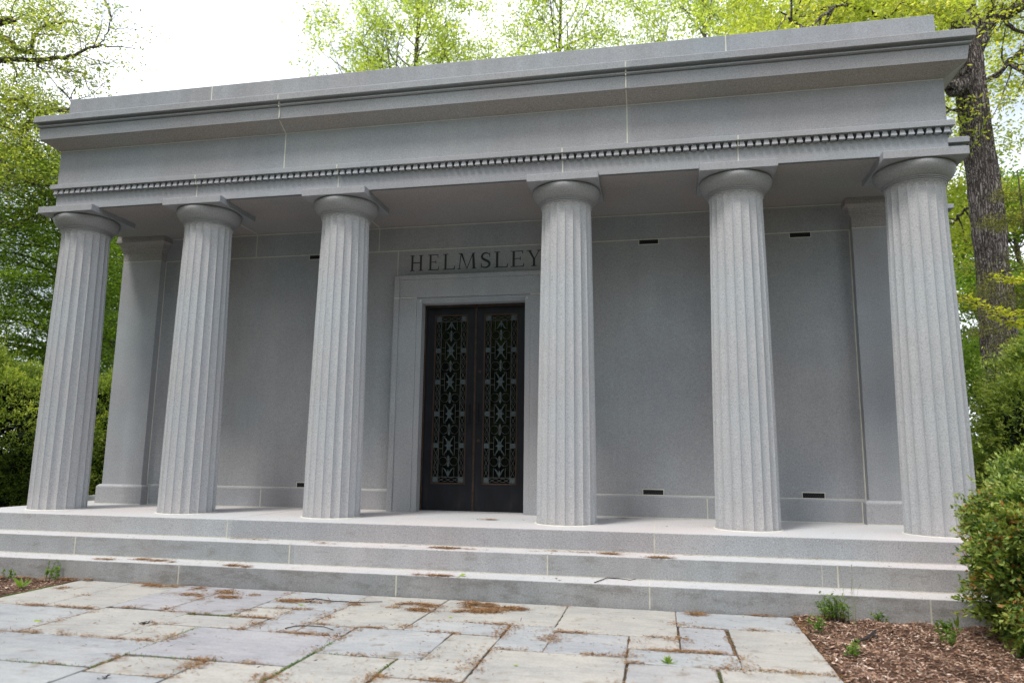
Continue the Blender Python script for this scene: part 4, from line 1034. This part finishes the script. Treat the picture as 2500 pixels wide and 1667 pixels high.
def blob(u0, v0, u1, v1, n, z, su=.05, sv=.03):     # clumps of litter along a line, on the level z
    a_ = atz(u0, v0, z); c_ = atz(u1, v1, z); m_ = max(2, int(np.linalg.norm(c_-a_)/.09)+1)
    cc = a_+(c_-a_)*rs.uniform(0, 1, (m_, 1)); cc[:, :2] += np.stack([rs.normal(0, su, m_), rs.normal(0, sv*.8, m_)], 1)
    wt = rs.lognormal(0, 1.0, m_); k = rs.choice(m_, n, p=wt/wt.sum()); sg = (.022*np.sqrt(wt/wt.mean()).clip(.4, 1.8))[k]
    q = cc[k].copy(); q[:, 0] += rs.normal(0, 1, n)*sg*1.5; q[:, 1] += rs.normal(0, 1, n)*sg*.9; q[:, 2] = z+.002+np.abs(rs.normal(0, .005, n))
    lim = {0: (Y0+.03, YW-.06), 1: (Y1+.03, Y0-.015), 2: (Y2+.03, Y1-.015)}.get(int(round(-z/RISE)))
    if lim and z > ZG+.1: q[:, 1] = np.where(q[:, 1] < lim[0], lim[0]+rs.uniform(0, .05, n), np.minimum(q[:, 1], lim[1]))
    if z < ZG+.1:
        q[:, 1] = np.where(q[:, 1] > -2.4, np.minimum(q[:, 1]+.13, Y2-.006-rs.uniform(0, .03, n)), q[:, 1])
    return q
z1, z2 = -RISE, -2*RISE; zg = ZG+.004
_bl = blob
def blob(u0, v0, u1, v1, n, z, su=.05, sv=.03):
    return _bl(u0, v0, u1, v1, int(n*(1.6 if z > ZG+.1 else .9)), z, su, sv)
B = [blob(270, 1340, 560, 1372, 900, zg, .05, .035), blob(360, 1368, 520, 1378, 500, zg, .05, .03), blob(600, 1382, 900, 1400, 700, zg, .07, .03), blob(860, 1392, 1250, 1408, 1500, zg, .08, .05), blob(930, 1405, 1150, 1412, 1500, zg, .06, .04), blob(1080, 1392, 1160, 1400, 600, zg+.01, .04, .03),
     blob(100, 1350, 120, 1357, 90, zg, .03, .02), blob(90, 1450, 125, 1448, 60, zg), blob(1560, 1412, 1640, 1420, 250, zg, .06, .02), blob(1700, 1412, 1900, 1425, 260, zg, .08, .03),
     blob(330, 1285, 420, 1292, 260, z2, .04, .015), blob(530, 1298, 580, 1303, 200, z2, .03, .015), blob(210, 1283, 260, 1285, 90, z2, .03, .01), blob(900, 1328, 1030, 1322, 220, z2, .04, .01),
     blob(905, 1253, 1120, 1263, 260, z1, .05, .008), blob(1330, 1268, 1440, 1275, 160, z1, .05, .012), blob(1495, 1282, 1545, 1283, 160, z1, .03, .012), blob(520, 1235, 620, 1241, 60, z1, .03, .006), blob(650, 1238, 760, 1250, 40, z1, .05, .01),
     blob(1090, 1190, 1140, 1194, 70, .002, .06, .02), blob(1420, 1190, 1480, 1192, 30, .002, .06, .02), blob(1200, 1265, 1420, 1268, 60, z1, .05, .01), blob(1500, 1254, 1950, 1262, 30, z1, .1, .05), blob(1850, 1400, 1980, 1420, 900, zg+.012, .10, .05), blob(0, 1330, 170, 1335, 600, zg+.01, .12, .05)]
# along the flag joints
for (x0, x1, y0, y1) in slabs[:36]:
    for _ in range(6):
        if rs.rand() < .5: xx = rs.uniform(x0, x1); c_ = (xx, y1)
        else: c_ = (x1, rs.uniform(y1, y0))
        n_ = rs.randint(6, 46); B.append(np.stack([rs.normal(c_[0], .05, n_), rs.normal(c_[1], .012 if c_[1] == y1 else .05, n_), np.full(n_, zg+.003)], 1))
    n_ = 22; B.append(np.stack([rs.uniform(x0, x1, n_), rs.uniform(y1, y0, n_), np.full(n_, zg+.002)], 1))
    for c0, c1 in (((x0, y1), (x1, y1)), ((x1, y1), (x1, y0))):
        ll = math.hypot(c1[0]-c0[0], c1[1]-c0[1]); n_ = int(ll*rs.choice([20, 60, 170])); t_ = rs.uniform(0, 1, (n_, 1)); q = np.array(c0)+(np.array(c1)-np.array(c0))*t_
        B.append(np.concatenate([q+rs.normal(0, .006, (n_, 2)), np.full((n_, 1), ZG-.003)], 1))
for z, y0, y1, n_ in ((0, Y0+.02, YW-.05, 90), (z1, Y1+.02, Y0, 110), (z2, Y2+.02, Y1, 130)):
    B.append(np.stack([rs.uniform(-6, 5.6, n_), rs.uniform(y0, y1, n_), np.full(n_, z+.003)], 1))
P = np.vstack([q for q in B for _ in range(1)]+[np.asarray(q)+np.concatenate([rs.normal(0, .03, (len(q), 2)), np.abs(rs.normal(0, .002, (len(q), 1)))], 1) for q in B])
P = P[(P[:, 1] < Y2) | (P[:, 2] > ZG+.1)]
o = leaves('needle_litter', P, .036, .0058, M_need, None, rs, flat=.93)
tag(o, 'rust brown fallen needles strewn on the steps, joints and patio', 'litter', kind='stuff')
# moss and seedlings in joints
B = []
for (x0, y0, x1, y1, n_) in ((-1.13, -3.15, -1.13, -4.3, 260), (.125, -3.3, .125, -4.35, 420), (-1.1, -3.98, -.4, -3.98, 120), (-2.4, -4.3, -1.1, -4.3, 150), (.13, -3.63, .75, -3.63, 60), (.755, -3.7, .755, -4.05, 90), (2.935, -3.4, 2.935, -4.2, 120), (3.0, -3.335, 3.7, -3.335, 70), (-1.55, -2.7, -1.0, -2.72, 160), (-1.13, -2.6, -1.2, -2.75, 120), (-3.72, -1.7, -3.72, -3.2, 800)):
    t_ = rs.uniform(0, 1, (n_, 1)); q = np.array([[x0, y0]])+(np.array([[x1, y1]])-np.array([[x0, y0]]))*t_
    B.append(np.concatenate([q+rs.normal(0, .012, (n_, 2)), np.full((n_, 1), ZG-.002)], 1))
P = np.vstack(B)
o = leaves('joint_moss', P, .015, .006, ML_weed, None, rs, axis=np.tile([[0, 0, 1.0]], (len(P), 1)), spread=.9, tint=rs.uniform(0, .8, len(P)))
tag(o, 'low green moss growing in the joints between the patio flags', 'moss', kind='stuff')
def weed(name, label, x, y, h, n, L, Wd, seed, kind='bushy', cat='weed'):
    rs2 = np.random.RandomState(seed); T = empty(name, (x, y, ZG)); tag(T, label, cat, None)
    mb = MB(); P = []; A = []
    if kind == 'rosette':
        for i in range(n):
            a = 6.28*i/n+rs2.uniform(-.2, .2); d = np.array([math.cos(a), math.sin(a), rs2.uniform(.5, 1.3)]); P.append((x, y, ZG)); A.append(d)
        leaves('leaf_rosette', np.array(P), L, Wd, ML_weed, T, rs2, axis=np.array(A), spread=.08, tint=rs2.uniform(.5, 1, n)); 
        mb.tube([(x, y, ZG-.03), (x, y, ZG+.01)], .006, 5); mb.build('root', M_bark2, T)
        return T
    ns = max(5, n//18)
    for s_ in range(ns):
        a = rs2.uniform(0, 6.28); le = rs2.uniform(.1, .55); hh = h*rs2.uniform(.5, 1); pts = []
        bx, by = x+rs2.normal(0, h*.18), y+rs2.normal(0, h*.18)
        for i in range(6):
            f = i/5; pts.append((bx+math.cos(a)*le*hh*f*f, by+math.sin(a)*le*hh*f*f, ZG-.01+hh*f))
        mb.tube(pts, [.0028*(1-.6*i/5) for i in range(6)], 4)
        for i in range(max(3, n//ns)):
            f = rs2.uniform(.25, 1); j = min(4, int(f*5)); g_ = f*5-j; q = np.array(pts[j])*(1-g_)+np.array(pts[j+1])*g_
            P.append(q); aa = rs2.uniform(0, 6.28); A.append((math.cos(aa), math.sin(aa), .5))
    mb.build('stem', ML_weed if False else M_bark2, T)
    leaves('foliage', np.array(P), L, Wd, ML_weed, T, rs2, axis=np.array(A), spread=.35, tint=rs2.uniform(.2, .9, len(P)))
    return T
weed('weed', 'largest leafy weed clump against the bottom step at the patio corner', 4.05, -1.60, .26, 520, .035, .014, 1)
weed('weed', 'small round weed at the foot of the bottom step, right of the large clump', 4.46, -1.56, .13, 110, .030, .014, 2)
weed('weed', 'leafy weed beneath the rightmost step joint in the mulch', 4.86, -1.82, .13, 130, .032, .015, 3)
weed('weed', 'bushy weed in the mulch directly below the rightmost step joint weed', 4.74, -2.25, .15, 150, .032, .015, 4)
weed('weed', 'pale thin weed beside the patio edge near its top corner', 3.83, -2.05, .15, 60, .05, .018, 5)
weed('weed', 'thin weed beside the lower patio edge in the mulch', 3.92, -2.80, .13, 70, .035, .016, 6)
weed('weed', 'low dark green weed in the shade at the bottom right corner', 4.95, -3.15, .12, 220, .03, .016, 7)
weed('weed', 'tall dark leaved weed against the bottom step at the left', -4.02, -1.58, .22, 150, .032, .018, 8)
weed('weed', 'small dark leaved weed left of the tall one by the left step', -4.45, -1.66, .15, 80, .028, .018, 9)
weed('dandelion', 'dandelion rosette in the left bed beside the patio', -3.95, -2.02, .2, 12, .15, .03, 10, 'rosette')
weed('dandelion', 'little dandelion growing in a patio joint at the bottom', 2.60, -3.29, .1, 9, .075, .024, 11, 'rosette')
# broad upright leaf near the step
T = empty('seedling', (5.04, -1.60, ZG)); tag(T, 'single upright broad leaf in front of the bottom step beside the bush', 'seedling')
leaves('leaf_blade', np.array([[5.04, -1.6, ZG]]), .16, .055, ML_weed, T, np.random.RandomState(2), axis=np.array([[.05, 0, 1.0]]), spread=.02, tint=np.array([.9]))
leaves('leaf_blade', np.array([[5.04, -1.6, ZG]]), .12, .05, ML_weed, T, np.random.RandomState(5), axis=np.array([[-.4, 0, 1.0]]), spread=.02, tint=np.array([.8]))
# grass stalks
T = empty('grass_stalk', (4.2, -1.62, ZG)); tag(T, 'tall thin seeding grass stalks rising beside the large weed clump', 'grass stalk')
mb = MB(); rng = random.Random(6)
for k in range(6):
    x = 4.15+rng.uniform(-.12, .12); h = rng.uniform(.25, .55); l_ = rng.uniform(-.12, .12)
    mb.tube([(x, -1.62, ZG), (x+l_*.2, -1.62, ZG+h*.5), (x+l_*.6, -1.6, ZG+h*.85), (x+l_, -1.6, ZG+h)], [.0018, .0014, .001, .0035], 4)
mb.build('stalk', simple('dry_grass', (.20, .22, .10), .8), T)
# twigs
M_twig = simple('twig', (.035, .028, .028), .9, var=.4)
def ontread(q, z, m_=.05):       # keep small things within the tread they lie on
    lim = {1: (Y1+m_, Y0-.02), 2: (Y2+m_, Y1-.02)}.get(int(round(-z/RISE)))
    if lim and z > ZG+.1: q[1] = min(max(q[1], lim[0]), lim[1])
    return q
def twig(label, pts, z, r=.005, sub=()):
    P_ = [atz(a_, c_, z) for a_, c_ in pts]; m_ = MB()
    if z > ZG+.1:
        sh = max(0, Y2+.03-min(q[1] for q in P_)) if z < -.3 else 0
        for q in P_: q[1] += sh
    for q in P_: q[2] = z+r+.004
    m_.tube([tuple(q) for q in P_], [r*(1-.5*i/len(P_)) for i in range(len(P_))], 5)
    for sp in sub:
        Q = [atz(a_, c_, z) for a_, c_ in sp]
        for i, q in enumerate(Q): q[2] = z+r+.004+.012*i
        m_.tube([tuple(q) for q in Q], r*.5, 4)
    tag(m_.build('twig', M_twig), label, 'twig', 'fallen twigs')
A_ = lambda a_, c_: (a_/2.766/1.06293, (1100+c_/2.766)/1.06293)
B_ = lambda a_, c_: ((800+a_/2.766)/1.06293, (1100+c_/2.766)/1.06293)
C_ = lambda a_, c_: ((1650+a_/2.766)/1.06293, (1100+c_/2.766)/1.06293)
twig('dark bent twig lying on the lowest tread right of the middle', [B_(1795, 908), B_(1880, 876), B_(1940, 878), B_(2040, 892), B_(2103, 876)], z2, .005)
twig('long dark twig along the foot of the bottom step, left of the middle', [A_(2060, 1010), A_(2130, 1005), A_(2250, 1022), A_(2351, 1025), B_(150, 1030), B_(370, 1025)], zg, .006, ([A_(2130, 1005), A_(2075, 1040)], [B_(20, 1020), B_(0, 1005)]))
twig('curved thin twig lying on a flag left of the middle of the patio', [A_(1925, 1205), A_(1990, 1190), A_(2080, 1188), A_(2190, 1195), A_(2250, 1215)], zg, .005)
twig('short straight twig on a small grey flag near the left of the patio', [A_(1645, 1078), A_(1740, 1078)], zg, .003)
twig('forked weathered branch lying on the mulch right of the patio', [C_(1215, 1300), C_(1290, 1280), C_(1340, 1235), C_(1350, 1225)], zg+.02, .013, ([C_(1330, 1250), C_(1365, 1285)],))
twig('thin stick on the mulch below the forked branch', [C_(1130, 1315), C_(1180, 1345), C_(1250, 1365)], zg+.02, .006)
# fallen green leaves and seed clusters
M_fl = leafmat('fallen_leaf', [(0, (.05, .09, .02)), (1, (.28, .38, .06))], .3)
def fleaf(label, uv, z, L, tint, n=1, seed=1, mtl=None, name='fallen_leaf'):
    rs2 = np.random.RandomState(seed); q = ontread(atz(uv[0], uv[1], z), z, .09); q[2] = z+.006
    P = np.tile(q, (n, 1))+rs2.normal(0, .02 if n > 1 else 0, (n, 3))*np.array([1, 1, .15])
    o = leaves(name, P, L, L*.5, mtl or M_fl, None, rs2, axis=np.tile([[1.0, .2, .05]], (n, 1)), spread=.15 if n == 1 else 1.0, flat=.9, tint=np.full(n, tint), fold=.5)
    tag(o, label, 'leaf' if name == 'fallen_leaf' else 'seed cluster')
fleaf('bright green leaf on the flag at the left of the patio', A_(225, 1145), zg, .10, 1, 1, 1)
fleaf('yellow green leaves lying on the lowest tread left of the middle', B_(870, 862), z2, .07, .9, 5, 2)
fleaf('wilted green leaf pile on the middle tread right of the fourth column', B_(2250, 722), z1, .06, .7, 7, 3)
fleaf('light green leaf by the foot of the step near the long twig', A_(1850, 995), zg, .06, 1, 1, 4)
fleaf('second light green leaf by the long twig, nearer the camera', A_(2010, 1040), zg, .07, 1, 1, 5)
fleaf('small green leaf right of the largest needle heap', B_(815, 1122), zg, .05, 1, 1, 6)
fleaf('small green leaf on the pinkish flag in the foreground', B_(1250, 1448), zg, .05, .7, 1, 7)
fleaf('dark crumpled seed cluster on the flags left of the middle', A_(965, 1165), zg, .045, .0, 16, 8, M_twig, 'seed_cluster')
fleaf('dark crumpled seed cluster at the bottom left of the patio', A_(690, 1535), zg, .04, .0, 6, 9, M_twig, 'seed_cluster')
fleaf('small dark nut shell on the lowest tread left of the twig', B_(1525, 912), z2, .03, .0, 4, 10, M_twig, 'seed_cluster')
